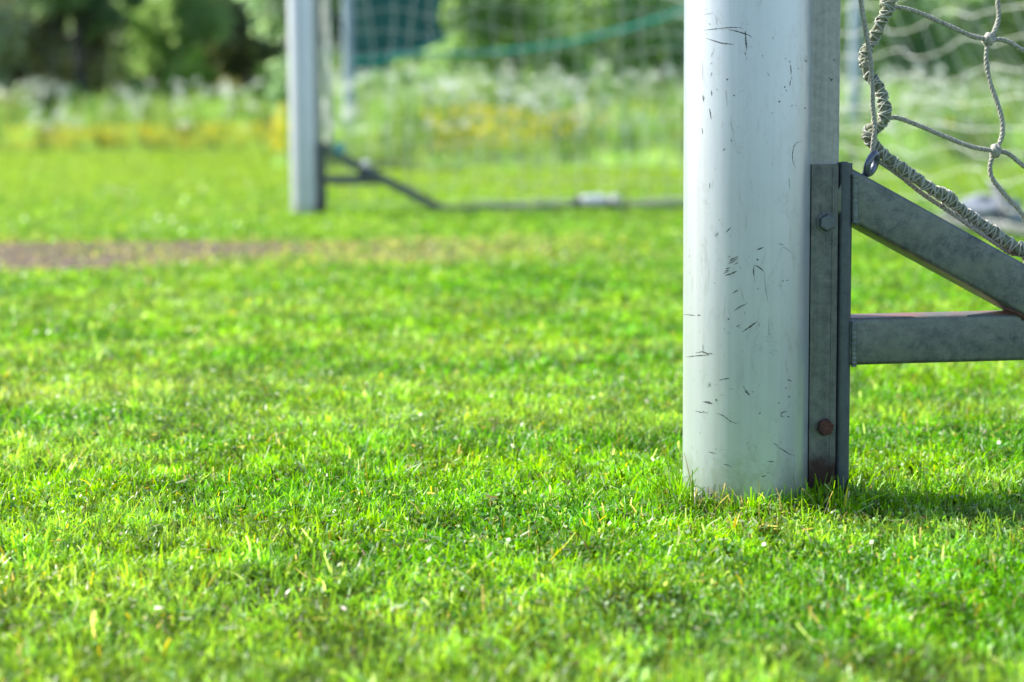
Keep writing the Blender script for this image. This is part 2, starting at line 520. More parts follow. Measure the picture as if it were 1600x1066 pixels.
def grass_cols(x, y, n):
    """turf colours: lush, yellowish, pale worn, straw; glints and shade between blades painted in"""
    base = np.array([0.088, 0.295, 0.002])
    lush = np.array([0.025, 0.160, 0.004])
    lime = np.array([0.205, 0.430, 0.002])
    pale = np.array([0.300, 0.420, 0.130])
    straw = np.array([0.50, 0.46, 0.34])
    yel = np.array([0.45, 0.40, 0.02])
    f1 = np.clip((fbm(x * 7, y * 6, 11) - 0.35) * 2.2 + rng.normal(0, 0.25, n), 0, 1)[:, None]
    f2 = np.clip((fbm(x * 1.6 + 5, y * 4.2, 23, 4) - 0.47) * 5.5 + rng.normal(0, 0.18, n), 0, 1)[:, None]
    c_ = base * (1 - f1) + lime * f1
    dk = np.clip((fbm(x * 5.2 + 50, y * 4.6, 37) - 0.48) * 4, 0, 0.75)[:, None] * rng.random((n, 1))
    c_ = c_ * (1 - dk) + lush * dk  # dark green for lush turf, also paints shade into it
    c_ = c_ * (1 - 0.36 * f2) + pale * (0.36 * f2)
    # two worn pale stripes across the turf on the left
    for yy, s, x1 in ((3.22, 0.10, -0.15), (2.62, 0.085, 0.05)):
        g = 0.75 * np.exp(-((y - yy - 0.05 * x + 0.06 * np.sin(x * 5)) / s) ** 2) / (1 + np.exp((x - x1) * 8))
        g = (g * rng.uniform(0.3, 1.1, n))[:, None].clip(0, 1)
        c_ = c_ * (1 - g) + (pale * 1.1) * g
    r = rng.random(n)
    bare = bareness(x, y)
    near_post = np.exp(-((x - NEAR.x + 0.01) / 0.075) ** 2 - ((y - NEAR.y + 0.085) / 0.05) ** 2)
    ps = 0.016 + 0.6 * bare + 0.16 * near_post
    c_[r < ps] = straw * rng.uniform(0.6, 1.15, ((r < ps).sum(), 1)) * np.array([1, 0.97, 0.95])
    k = (r > 0.985); c_[k] = yel * rng.uniform(0.7, 1.1, (k.sum(), 1))
    k = (r > 0.925) & (r < 0.985); c_[k] = pale * np.array([1.05, 1.15, 2.1]) * rng.uniform(0.9, 1.6, (k.sum(), 1))  # pale mint blades paint specular glints into the colour
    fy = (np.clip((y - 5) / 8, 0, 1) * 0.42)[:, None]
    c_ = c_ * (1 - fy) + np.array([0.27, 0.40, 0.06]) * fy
    cl = np.clip((vnoise(x * 75, y * 75, 41) - 0.25) * 1.7, 0, 1)[:, None]
    return c_ * (0.10 + 1.66 * (0.45 * rng.random((n, 1)) + 0.55 * cl)) * (0.84 + 0.50 * np.clip((fbm(x * 26, y * 20, 77, 2) - .3) * 2.4, 0, 1)[:, None])  # strong dark and light tones paint the shade between blades

MEADOW = [(-70, 54), (-30, 54), (-14, 53.5), (-6.25, 53), (-3.55, 31), (-2.3, 20.2), (-1.0, 19.6), (6, 19.4), (30, 19.2), (60, 19)]
_mx = np.array([p[0] for p in MEADOW]); _my = np.array([p[1] for p in MEADOW])
def meadow_edge(x):
    return np.interp(x, _mx, _my)

def scatter(d0, d1, dens, spread, rr=None):
    """points in a widening wedge in front of the camera, density per m2 (function of depth)"""
    out = []
    edges = np.geomspace(d0, d1, max(2, int(math.log(d1 / d0) / 0.08) + 2))
    for a, b_ in zip(edges[:-1], edges[1:]):
        hw = spread * b_ + 0.38
        k = int(dens(0.5 * (a + b_)) * (b_ - a) * 2 * hw)
        out.append(np.stack([rng.uniform(-hw, hw, k), rng.uniform(a, b_, k)], 1))
    return np.concatenate(out)

def build_lawn():
    parts = []
    CUT0 = 2.6
    dens_near = lambda d: 135000 if d < 2.2 else 135000 * (2.2 / d) ** 1.6
    p = scatter(0.98, CUT0, dens_near, 0.325)
    dens_far = lambda d: 105000 * (CUT0 / d) ** 2.35
    q = scatter(CUT0, 58, dens_far, 0.33)
    a_ = rng.uniform(0, 2 * np.pi, 3200); r_ = 0.063 + np.abs(rng.normal(0, 0.020, 3200))
    p = np.concatenate([p, np.stack([NEAR.x + r_ * np.cos(a_), NEAR.y + r_ * np.sin(a_)], 1)])
    for P, seg, far in ((p, 3, False), (q, 2, True)):
        x, y = P[:, 0], P[:, 1]
        bare = bareness(x, y)
        clump = fbm(x * 22, y * 22, 3, 2)
        keep = (rng.random(len(x)) > bare * 0.94) & (y < meadow_edge(x) + 0.5) & (rng.random(len(x)) < 0.15 + 1.5 * clump ** 1.4)
        du = (x - NEAR.x) ** 2 + (y - NEAR.y) ** 2
        keep &= du > 0.0612 ** 2
        x, y, bare = x[keep], y[keep], bare[keep]; n = len(x)
        scale_w = np.maximum(1, y / 2.4) if far else np.ones(n)
        h = rng.gamma(8, 1 / 8, n) * 0.0112 * (0.72 + 0.6 * fbm(x * 6, y * 6, 9)) * (1 - 0.45 * bare)
        du = np.sqrt((x - NEAR.x - 0.02) ** 2 + (y - NEAR.y) ** 2)
        h *= 1 + 1.6 * np.exp(-((du - 0.075) / 0.035) ** 2) * rng.random(n)
        if far:
            h *= 1.0 + np.minimum(0.5, (y - CUT0) * 0.03)
        w = rng.uniform(0.0011, 0.0030, n) * scale_w
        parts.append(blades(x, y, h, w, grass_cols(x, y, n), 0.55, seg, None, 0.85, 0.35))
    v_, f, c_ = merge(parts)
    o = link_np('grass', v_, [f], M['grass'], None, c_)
    props(o, 'short mown bright green grass covering the pitch', 'grass', None, 'stuff')
    # clippings and dry stalks lying on the turf
    p = scatter(0.95, 3.2, lambda d: 2600, 0.33)
    near = np.stack([rng.normal(NEAR.x - 0.01, 0.09, 160), rng.normal(NEAR.y - 0.1, 0.05, 160)], 1)
    p = np.concatenate([p, near]); n = len(p)
    L = np.minimum(rng.gamma(3, 1 / 3, n) * 0.0030, 0.006); w = rng.uniform(0.0008, 0.0020, n)
    a = rng.uniform(0, 6.28, n); tilt = rng.normal(0, 0.35, n); z = rng.uniform(0.007, 0.015, n)
    d = np.stack([np.cos(a) * np.cos(tilt), np.sin(a) * np.cos(tilt), np.sin(tilt)], 1)
    s = np.stack([-np.sin(a), np.cos(a), rng.normal(0, 0.5, n)], 1)
    c0 = np.stack([p[:, 0], p[:, 1], z], 1)
    V = np.stack([c0 - d * L[:, None] - s * w[:, None] * .5, c0 + d * L[:, None] - s * w[:, None] * .3, c0 + d * L[:, None] + s * w[:, None] * .3, c0 - d * L[:, None] + s * w[:, None] * .5], 1).reshape(-1, 3)
    F = (np.arange(n) * 4)[:, None] + np.arange(4)[None]
    C = np.array([[0.40, 0.42, 0.26], [0.40, 0.33, 0.20], [0.28, 0.36, 0.16], [0.22, 0.12, 0.07]])[rng.choice(4, n, p=[.4, .2, .3, .1])] * rng.uniform(.7, 1.15, (n, 1))
    o = link_np('grass_clippings', V, [F], M['grass'], None, np.repeat(C, 4, 0))
    props(o, 'dry pale grass clippings scattered over the turf', 'grass clippings', None, 'stuff')
build_lawn()

def quads_at(c0, nrm_, size, aspect=1.0):
    """flat quads at centres c0 with random spin; returns verts, faces"""
    n = len(c0)
    up_ = rng.normal(0, 1, (n, 3))
    a = np.cross(nrm_, up_); a /= np.linalg.norm(a, axis=1)[:, None] + 1e-9
    b_ = np.cross(nrm_, a); b_ /= np.linalg.norm(b_, axis=1)[:, None] + 1e-9
    s = size[:, None]
    V = np.stack([c0 - a * s, c0 - b_ * s * aspect * .55, c0 + a * s, c0 + b_ * s * aspect * .55], 1).reshape(-1, 3)
    return V, (np.arange(n) * 4)[:, None] + np.arange(4)[None]

def build_leaflets():  # leaflets added in place of blade tips for a bokeh speckle
    p = np.concatenate([scatter(0.98, 2.6, lambda d: 15000, 0.325), scatter(2.6, 14, lambda d: 9000 * (2.6 / d) ** 2.4, 0.33)])
    x, y = p[:, 0], p[:, 1]
    k = (rng.random(len(x)) < np.clip((fbm(x * 4.5, y * 4.5, 61, 3) - 0.34) * 3.2, 0.06, 1)) & (bareness(x, y) < 0.4) & ((x - NEAR.x) ** 2 + (y - NEAR.y) ** 2 > 0.068 ** 2)
    x, y = x[k], y[k]; n = len(x)
    sc_ = np.maximum(1, y / 2.4)
    z = rng.uniform(0.006, 0.0145, n)
    V, F = quads_at(np.stack([x, y, z], 1), rng.normal(0, .75, (n, 3)) + np.array([0, -.25, 1.0]), rng.uniform(0.0014, 0.0032, n) * sc_, 1.5)
    C = np.array([[0.06, 0.22, 0.02], [0.12, 0.33, 0.02], [0.20, 0.38, 0.10], [0.30, 0.44, 0.22]])[rng.choice(4, n, p=[.3, .3, .22, .18])] * rng.uniform(.7, 1.2, (n, 1))
    props(link_np('speckle_leaflets', V, [F], M['grass'], None, np.repeat(C, 4, 0)), 'small round clover added to speckle the mown turf', 'leaflets', None, 'stuff')

build_leaflets()

# ------------------------------------------------------------------ GOAL
goal = empty('football_goal', NEAR)
props(goal, 'silver football goal with round scuffed posts bolted to a weathered steel ground frame', 'football goal')
PR = 0.0595
POST_H = 2.06
CYL = NEAR.copy()

def cyl_point(px, py, lift=0.00018):
    """where the ray through a photo pixel meets the near post"""
    d = ray(px, py); o = CO - CYL
    a = d.x ** 2 + d.y ** 2; b_ = 2 * (o.x * d.x + o.y * d.y); c_ = o.x ** 2 + o.y ** 2 - PR ** 2
    disc = b_ * b_ - 4 * a * c_
    if disc < 0: disc = 0
    t = (-b_ - math.sqrt(disc)) / (2 * a)
    p = CO + d * t
    nrm = Vector((p.x - CYL.x, p.y - CYL.y, 0)).normalized()
    return p + nrm * lift, nrm

SCUFFS = []
def marks(ox, oy, sc_, lst):
    for item in lst:
        w, dark, pts = item
        SCUFFS.append((w, dark, [(ox + x / sc_, oy + y / sc_) for x, y in pts]))
marks(1060, 0, 5.92, [
    (1.5, 1, [(240, 280), (360, 265), (490, 255), (570, 257), (600, 264)]), (1.9, 1, [(460, 275), (540, 290), (620, 315), (660, 330), (680, 350)]),
    (2.4, 1, [(620, 285), (622, 350), (628, 420), (630, 475)]), (1.3, 1, [(615, 480), (622, 520)]), (1.2, 1, [(630, 530), (634, 555)]),
    (1.8, 1, [(255, 355), (330, 378), (400, 400), (515, 412)]), (1.0, 0, [(225, 135), (270, 128), (330, 120)]), (1.0, 0, [(340, 140), (352, 190), (360, 245)]),
    (0.9, 0, [(218, 560), (225, 640), (225, 760)]), (1.6, 1, [(310, 670), (298, 710)]), (3.0, 1, [(447, 730), (456, 742)]), (1.3, 1, [(305, 830), (308, 890)]),
    (1.2, 1, [(222, 870), (238, 905), (228, 945)]), (1.1, 0, [(335, 445), (300, 530)]), (1.5, 1, [(1032, 562), (1028, 580)]), (1.8, 1, [(1036, 600), (1042, 650), (1042, 690)]),
    (1.4, 1, [(1036, 740), (1030, 800)]), (1.2, 1, [(1170, 515), (1190, 530), (1187, 575), (1168, 558), (1167, 520)]), (1.4, 1, [(288, 1005), (300, 1066)]),
    (1.8, 1, [(1105, 632), (1112, 640)]), (2.0, 1, [(980, 802), (988, 810)]), (2.2, 1, [(994, 834), (1002, 842)]), (2.6, 1, [(929, 936), (937, 946)]),
    (2.0, 1, [(862, 1042), (872, 1048)]), (1.8, 0, [(1042, 984), (1056, 974)]), (2.0, 1, [(508, 884), (524, 884)]), (1.8, 0, [(350, 826), (360, 834)]),
    (2.2, 1, [(1160, 1010), (1180, 992)]), (3.0, 0, [(772, 514), (782, 522)]), (2.4, 0, [(284, 218), (292, 228)]), (2.0, 0, [(303, 580), (308, 592)]),
    (1.0, 0, [(820, 670), (845, 710)]), (1.0, 0, [(440, 830), (440, 880)]), (1.1, 0, [(130, 0), (138, 60)]), (1.0, 0, [(105, 160), (112, 200)]), (1.0, 0, [(100, 570), (92, 620)]),
    (1.0, 0, [(148, 600), (140, 660)]), (1.0, 0, [(85, 500), (95, 480)])])
marks(1040, 0, 2.805, [
    (1.2, 1, [(597, 620), (575, 624), (561, 645), (555, 680), (558, 710), (570, 738)]), (1.0, 0, [(285, 520), (290, 560), (298, 590)]), (1.3, 1, [(192, 478), (200, 525)]),
    (1.6, 1, [(215, 1040), (232, 1018)]), (1.8, 1, [(262, 1020), (288, 996)]), (1.2, 1, [(195, 800), (192, 828)]), (1.0, 0, [(265, 400), (270, 470)]),
    (1.2, 1, [(160, 560), (162, 590)]), (1.2, 0, [(540, 780), (545, 830)]), (1.6, 1, [(286, 610), (290, 622)]), (1.8, 1, [(252, 660), (264, 650)]), (1.4, 1, [(160, 420), (168, 445)])])
marks(1060, 380, 4.846, [
    (2.4, 1, [(592, 52), (645, 32)]), (3.0, 1, [(592, 128), (606, 122)]), (2.0, 1, [(378, 106), (396, 96)]), (1.8, 1, [(385, 128), (455, 100)]), (1.6, 1, [(380, 142), (456, 115)]),
    (1.5, 1, [(375, 158), (440, 132)]), (1.8, 1, [(425, 162), (452, 146)]), (1.8, 1, [(358, 196), (398, 184)]), (1.5, 1, [(346, 216), (390, 202)]), (1.2, 1, [(338, 232), (380, 214)]),
    (2.2, 1, [(350, 246), (400, 232), (444, 211)]), (1.6, 1, [(572, 170), (569, 220), (575, 262)]), (0.9, 0, [(575, 262), (579, 300)]), (1.8, 1, [(570, 168), (600, 176), (625, 195), (650, 220)]),
    (1.0, 0, [(652, 220), (655, 290), (660, 350), (682, 455)]), (2.3, 1, [(410, 380), (452, 354)]), (1.6, 1, [(418, 515), (470, 480), (522, 457)]), (2.6, 1, [(482, 675), (540, 635), (598, 592)]),
    (1.4, 1, [(435, 632), (470, 618)]), (1.2, 0, [(440, 632), (480, 645)]), (1.0, 0, [(470, 330), (480, 370), (495, 440)]), (1.9, 0, [(500, 518), (506, 545)]), (1.3, 1, [(40, 540), (130, 548)]),
    (3.2, 1, [(142, 546), (170, 546)]), (1.6, 1, [(60, 862), (150, 852), (232, 846)]), (1.8, 1, [(130, 832), (180, 822), (225, 838), (260, 834)]), (3.4, 1, [(214, 836), (226, 848)]), (1.1, 1, [(186, 765), (187, 818)]),
    (1.2, 1, [(310, 1036), (385, 1022)]), (1.8, 1, [(825, 1033), (855, 1046)]), (1.1, 0, [(770, 50), (795, 30), (830, 50), (855, 78)]), (1.2, 1, [(757, 5), (800, 12)]), (2.0, 1, [(788, 284), (794, 290)]),
    (1.6, 1, [(815, 282), (832, 281)]), (1.0, 0, [(750, 322), (790, 325)]), (2.2, 1, [(370, 575), (388, 576)]), (1.6, 0, [(342, 645), (352, 662)]), (2.0, 1, [(600, 345), (606, 347)]), (1.6, 0, [(530, 100), (538, 101)]),
    (1.8, 0, [(270, 300), (280, 306)]), (1.2, 0, [(355, 682), (400, 680)]), (1.6, 0, [(610, 600), (614, 635)]), (1.2, 0, [(90, 485), (92, 500)]), (1.0, 0, [(685, 560), (684, 720)]), (1.6, 0, [(705, 615), (708, 622)]),
    (1.0, 0, [(870, 748), (890, 745)]), (1.6, 0, [(826, 728), (830, 734)])])
_r = random.Random(3)
for k in range(38):   # a scribbled worn patch
    x0, y0 = _r.uniform(590, 740), _r.uniform(680, 835)
    dx, dy = _r.uniform(-28, 28), _r.uniform(-22, 22)
    marks(1060, 380, 4.846, [(0.7, 0, [(x0, y0), (x0 + dx * .5 + _r.uniform(-4, 4), y0 + dy * .5), (x0 + dx, y0 + dy)])])
marks(1060, 580, 5.33, [
    (1.4, 1, [(340, 76), (368, 70)]), (1.5, 1, [(380, 68), (425, 62)]), (1.6, 0, [(235, 100), (265, 98), (268, 125), (245, 130), (235, 112)]), (3.0, 1, [(255, 110), (262, 120)]),
    (3.2, 0, [(538, 120), (552, 150), (568, 175)]), (4.2, 1, [(555, 158), (572, 178), (592, 200)]), (2.0, 1, [(612, 172), (624, 174)]), (3.4, 1, [(205, 255), (245, 260), (285, 271)]),
    (2.6, 1, [(308, 238), (322, 243)]), (1.4, 1, [(140, 330), (190, 345), (212, 338), (240, 352)]), (1.6, 1, [(315, 350), (345, 358), (380, 375), (410, 400), (440, 422), (490, 440)]), (1.0, 0, [(470, 425), (525, 430)]),
    (1.7, 1, [(905, 73), (945, 84)]), (2.4, 1, [(894, 134), (897, 146)]), (2.4, 1, [(914, 212), (926, 213)]), (2.4, 1, [(830, 265), (840, 266)]), (2.4, 1, [(682, 342), (674, 360)]),
    (1.6, 1, [(905, 335), (862, 344), (850, 374), (880, 382)]), (3.0, 1, [(905, 380), (926, 380)]), (1.3, 1, [(790, 600), (830, 620)]), (1.4, 1, [(808, 622), (860, 650), (920, 690), (970, 705)]),
    (1.4, 1, [(250, 672), (280, 680), (315, 686)]), (1.6, 1, [(375, 775), (415, 784), (446, 802)]), (1.8, 1, [(736, 756), (775, 752), (800, 758)]), (2.2, 1, [(690, 880), (740, 868)]), (1.4, 1, [(735, 850), (755, 842)]),
    (2.4, 0, [(308, 648), (320, 652)]), (2.0, 0, [(676, 485), (684, 486)]), (1.8, 0, [(70, 600), (76, 604)]), (1.0, 0, [(105, 620), (125, 660)]), (1.1, 0, [(150, 660), (158, 695)]),
    (1.0, 0, [(340, 200), (380, 198)]), (1.0, 0, [(410, 145), (470, 152)]), (1.2, 0, [(670, 110), (680, 122)]), (1.0, 0, [(300, 120), (335, 108)]), (1.0, 0, [(350, 655), (390, 656)])])
for k in range(150):  # tiny nicks
    x0, y0 = _r.uniform(1072, 1258), _r.uniform(0, 740)
    a_ = _r.uniform(-0.5, 0.5) + 1.57; L = _r.choice([0.7, 1.0, 2.0, 4.0])
    SCUFFS.append((_r.uniform(0.5, 1.2), 0 if _r.random() < .75 else 1, [(x0, y0), (x0 + math.cos(a_) * L, y0 + math.sin(a_) * L)]))

def round_post(scuffed):
    mb = MB()
    n = 96
    zs = [-0.03, 0.1, 0.3, 0.6, 1.0, 1.5, POST_H]
    rings = [[CYL + Vector((PR * math.cos(2 * math.pi * k / n), PR * math.sin(2 * math.pi * k / n), z)) for k in range(n)] for z in zs]
    mb.loft(rings)
    if scuffed:
        for w, dark, pts in SCUFFS:
            P = []
            for (xa, ya), (xb, yb) in zip(pts[:-1], pts[1:]):
                k_ = max(1, int(math.hypot(xb - xa, yb - ya) / 1.5))
                P += [(xa + (xb - xa) * t / k_, ya + (yb - ya) * t / k_) for t in range(k_)]
            P.append(pts[-1])
            pn = [cyl_point(x, y) for x, y in P]
            L, Rr = [], []
            m_ = len(pn)
            for i, (p, nn) in enumerate(pn):
                t = (pn[min(i + 1, m_ - 1)][0] - pn[max(i - 1, 0)][0])
                if t.length < 1e-7: continue
                s = t.normalized().cross(nn)
                f = min(1, 0.25 + 1.2 * min(i, m_ - 1 - i) / max(1, m_ * 0.5)) if m_ > 2 else 1
                ww = w / 1640 * 0.5 * f * _r.uniform(0.45, 1.25)
                L.append(p + s * ww); Rr.append(p - s * ww)
            k_ = len(L)
            mb.add(L + Rr, [[i, i + 1, k_ + i + 1, k_ + i] for i in range(k_ - 1)], 1 if dark else 2, True)
    return mb
post_near = round_post(True).build('post', [M['post'], M['scuff'], M['scuff_faint']], goal)
post_near['label'] = 'round silver upright nearest the lens with black scuffs'
post_far = round_post(False).build('post', [M['post']], goal)
post_far.location = FAR - NEAR

# rear flange of the post profile (photo x 1265..1313)
def u_of(px, py, v=0.0): return goal_uvz(on_side(px, py, v))[0]
def z_of(px, py, v=0.0): return goal_uvz(on_side(px, py, v))[2]
U_FL = u_of(1313, 120, -0.013)
mb = MB()
mb.prism(rrect(0.045, U_FL, -0.013, 0.013, 0.0015, 2), G(0, 0, -0.02), UU, VV, ZZ, POST_H - 0.04, 0)
# nicks on the flange
for (x, y, w, h_) in ((1299, 125, 5, 4), (1303.5, 94, 1.6, 5), (1268, 270, 2, 2), (1296, 122, 2, 3)):
    c_ = on_side(x, y, -0.01325)
    s = 1 / 1640
    mb.add([c_ + UU * (-w * s * .5), c_ + ZZ * (-h_ * s * .45) , c_ + UU * (w * s * .5) + ZZ * (h_ * s * .2), c_ + ZZ * (h_ * s * .5)], [[0, 1, 2, 3]], 1, False)
fl = mb.build('rear_flange', [M['flange'], M['scuff']], post_near)
def dup(o, parent, offset=None):
    c_ = o.copy(); col.objects.link(c_); c_.parent = parent
    if offset is not None: c_.location = offset
    for ch in [x for x in bpy.data.objects if x.parent == o]:
        dup(ch, c_)
    return c_
f2 = fl.copy(); col.objects.link(f2); f2.parent = post_far
if 'label' in f2: del f2['label']

# crossbar
mb = MB()
c0 = G(0, -PR, POST_H + PR - 0.004); c1 = G(0, GOAL_W + PR, POST_H + PR - 0.004)
mb.tube([c0 + (c1 - c0) * t / 10 for t in range(11)], PR, 64)
mb.build('crossbar', M['post'], goal)

# mounting channel (flat strip + rounded upright), bolts, tubes
VF = -0.020                                    # front face of the channel
U_C0 = 0.0572
U_C1 = u_of(1311.5, 300, VF); U_C2 = u_of(1333.5, 300, VF)
Z_CT = z_of(1290, 257, VF)
parts_side = []
mb = MB()
prof = [(U_C0, VF), (U_C1 - 0.0012, VF), (U_C1 - 0.0004, VF + 0.0012), (U_C1, VF + 0.003), (U_C1, VF + 0.016), (U_C0, VF + 0.016)]
mb.prism(prof, G(0, 0, 0.012), UU, VV, ZZ, Z_CT - 0.012, 0)
# rolled bead near the right edge of the strip
xb = U_C1 - 0.006
mb.tube([G(xb, VF + 0.0006, 0.012 + (Z_CT - 0.016) * t / 14) for t in range(15)], 0.0016, 8, wob=0.12)
channel = mb.build('mounting_channel', [M['channel']], goal)
mb = MB()
mb.prism(rrect(U_C1 + 0.0006, U_C2, VF - 0.0015, 0.024, 0.0058, 5), G(0, 0, 0.012), UU, VV, ZZ, Z_CT - 0.012 + 0.001, 0, True)
blob(mb, G(U_C1 + 0.006, VF + 0.006, Z_CT), (0.006, 0.006, 0.0022), 4, 0, 8, 0.3)
upright = mb.build('channel_upright', [M['upright']], channel)
# rust stain at the foot
def hexbolt(px, py, rpx, mat, rot=0.0, name='bolt', washer=True):
    c_ = on_side(px, py, VF)
    mb = MB(); r = rpx / 1640
    if washer:
        ring = [c_ + (UU * math.cos(a) + ZZ * math.sin(a)) * r * 1.22 for a in np.linspace(0, 2 * math.pi, 32, endpoint=False)]
        mb.loft([ring, [p - VV * 0.0012 for p in ring]], True, 0, False)
    h = [(UU * math.cos(R(60 * k) + rot) + ZZ * math.sin(R(60 * k) + rot)) for k in range(6)]
    rings = [[c_ + a * r * s - VV * d for a in h] for s, d in ((1.0, 0.0012), (1.0, 0.0052), (0.90, 0.0062), (0.72, 0.0064))]
    mb.loft(rings, True, 0, False)
    return mb.build(name, [mat], channel)
bolt1 = hexbolt(1291, 348, 13.5, M['bolt'], R(90))
bolt2 = hexbolt(1288, 667, 13.5, M['rust'], R(75), washer=False)
bolt2['label'] = 'rusty hexagonal bolt head'

TW = 0.0455
# horizontal tie tube
vt0 = VF + 0.0005
z_top = z_of(1340, 497, vt0); z_bot = z_of(1340, 571, vt0)
U_J = u_of(1598, 492, vt0)
mb = MB()
prof = rrect(0, TW, z_bot, z_top, 0.004, 4)
mb.prism(prof, G(U_C2 - 0.002, vt0, 0), VV, ZZ, UU, U_J - U_C2 + 0.075, 0, True)
tie = mb.build('tie_tube', [M['tube']], goal)
# diagonal brace, upper edge (1334,262)-(1600,410)
a0 = on_side(1334, 264, vt0); a1 = on_side(1600, 411, vt0)
dirv = (a1 - a0); dirv -= VV * dirv.dot(VV); dirv.normalize()
nrm = VV.cross(dirv).normalized()
if nrm.z < 0: nrm = -nrm
b_low = on_side(1345, 354, vt0)
DH = abs((a0 - b_low).dot(nrm))
Ldiag = (a0.z - 0.006) / -dirv.z
mb = MB()
prof = rrect(-DH, 0, 0, TW, 0.004, 4)
start = a0 - dirv * 0.004
mb.prism(prof, start, nrm, VV, dirv, Ldiag + 0.02, 0, True)
# cut the square start flush: end cap plate against the upright
brace = mb.build('brace_tube', [M['tube']], goal)
def weld(pts, rad, parent, name='weld_bead'):
    mb = MB()
    P = catmull(pts, 0.0012)
    mb.tube(P, [rad * (0.95 + 0.14 * abs(math.sin(i * 0.8)) + random.uniform(-.12, .12)) for i in range(len(P))], 8)
    return mb.build(name, [M['weld']], parent)
w1 = weld([on_side(1336, y, VF - 0.0005) for y in (272, 290, 310, 330, 348)], 0.0030, brace)
w2 = weld([on_side(1334, y, VF - 0.0005) for y in (502, 520, 540, 560, 573)], 0.0026, tie)
mb = MB(); blob(mb, on_side(1338, 347, VF - 0.0015), (0.0034, 0.003, 0.003), 9, 0, 8, .3)
nub = mb.build('weld_bead', [M['weld']], brace)
# the end of the brace, closed by a wedge to the upright
# rust smear at the joint
mb = MB()
jr = [on_side(x, y, VF - 0.0006) for x, y in ((1568, 483), (1578, 485), (1588, 489), (1597, 494), (1600, 500))]
P = catmull(jr, 0.0012); mb.tube(P, [0.0016 * (0.7 + 0.5 * abs(math.sin(i * .9))) for i in range(len(P))], 8)
rw = mb.build('weld_bead', [M['rust']], tie)
rw['label'] = 'rusty weld where the two tubes meet'
# ground bar from the brace foot to the back
foot = a0 + dirv * Ldiag
uf = goal_uvz(foot)[0]
U_BACK = 2.25
mb = MB()
mb.prism(rrect(-0.0225, 0.0225, 0.0, 0.040, 0.004, 3), G(uf - 0.05, 0, -0.008), VV, ZZ, UU, U_BACK - uf + 0.07, 0, True)
gbar = mb.build('ground_bar', [M['tube']], goal)
# eye bolt
mb = MB()
ec = on_side(1362, 256, -0.006)
ax1 = (UU * 0.62 + ZZ * 0.62 + VV * 0.45).normalized(); ax2 = (-UU * 0.45 + ZZ * 0.55 + VV * -0.75); ax2 = (ax2 - ax1 * ax2.dot(ax1)).normalized()
rx, ry, n1_, n2_ = 0.0104, 0.0090, 32, 12
rings = []
for i in range(n1_ + 1):
    a_ = 2 * math.pi * i / n1_
    cc = ec + ax1 * rx * math.cos(a_) + ax2 * ry * math.sin(a_)
    o_ = (ax1 * math.cos(a_) + ax2 * math.sin(a_)).normalized(); w_ = ax1.cross(ax2)
    rings.append([cc + (o_ * math.cos(2 * math.pi * k / n2_) + w_ * math.sin(2 * math.pi * k / n2_)) * 0.0034 for k in range(n2_)])
mb.loft(rings, False)
pb = on_side(1353, 270, -0.002)
mb.tube([pb + (ec - pb).normalized() * 0.004, pb - nrm * 0.012], 0.0036, 12)
eye = mb.build('eye_bolt', [M['ring']], goal)
side_objs = [channel, tie, brace, gbar, eye]
OFF = FAR - NEAR
for o in side_objs:
    c_ = dup(o, goal, OFF)
# far side extras
def far_pt(px, py, v=-0.02): return at_plane(px, py, FAR + VV * v, VV)
mb = MB()
p0 = far_pt(908, 313, -0.035); p1 = far_pt(948, 313, -0.035)
mb.tube([p0 + (p1 - p0) * t / 6 for t in range(7)], [0.018, 0.024, 0.026, 0.026, 0.026, 0.024, 0.018], 20)
sl = mb.build('coupling_sleeve', [M['white_plastic']], goal)
for a_, b_ in ((895, 910), (946, 962)):
    mb = MB()
    q0 = far_pt(a_, 316); q1 = far_pt(b_, 316)
    mb.tube([q0, q0 + (q1 - q0) * .5, q1], [0.018, 0.023, 0.018], 16)
    mb.build('sleeve_collar', [M['bolt']], sl)
mb = MB(); blob(mb, far_pt(530, 233), (0.026, 0.02, 0.030), 1, 0, 8, .15)
mb.build('net_hook', [M['teal_plastic']], goal)
mb = MB(); blob(mb, far_pt(571, 256), (0.016, 0.015, 0.020), 2, 0, 8, .15)
mb.build('net_hook', [M['white_plastic']], goal)
mb = MB(); blob(mb, far_pt(571, 272), (0.036, 0.025, 0.020), 5, 0, 8, .15)
mb.build('brace_clamp', [M['upright']], goal)
# back bar on the ground
mb = MB()
mb.prism(rrect(-0.02, 0.02, 0.0, 0.036, 0.004, 3), G(U_BACK, -0.02, 0), UU, ZZ, VV, GOAL_W + 0.04, 0, True)
mb.build('rear_bar', [M['tube']], goal)
# top stays that carry the net
for v0 in (0.0, GOAL_W):
    mb = MB(); mb.tube([G(0.05, v0, POST_H), G(0.5, v0, POST_H + 0.03), G(0.95, v0, POST_H)], 0.014, 12)
    mb.build('top_stay', [M['bolt']], goal)

# ------------------------------------------------------------------ GOAL NET
net = empty('goal_net', G(0, 0, 0))
props(net, 'pale knotted goal net with a thick laced edge rope hung on the goal frame', 'goal net')
VN = 0.006
rope_px = [(1384, -40), (1390, -12), (1386, 14), (1374, 40), (1362, 66), (1352, 86), (1355, 112), (1370, 132), (1380, 156), (1383, 180), (1374, 194), (1361, 204), (1359, 218),
           (1376, 238), (1400, 256), (1430, 278), (1455, 296), (1476, 306), (1500, 326), (1530, 348), (1556, 366), (1580, 382), (1604, 394)]
rp = [on_side(x, y, VN - 0.006 * math.sin(i * 0.9)) for i, (x, y) in enumerate(rope_px)]
u0, v0_, z0_ = goal_uvz(rp[0])
up = [G(u0 + 0.02 * math.sin(k * 1.3) - 0.0004 * k, VN + 0.01 * math.sin(k * 2.1), z0_ + 0.05 * k) for k in range(34, 0, -1)]
endp = rp[-1]
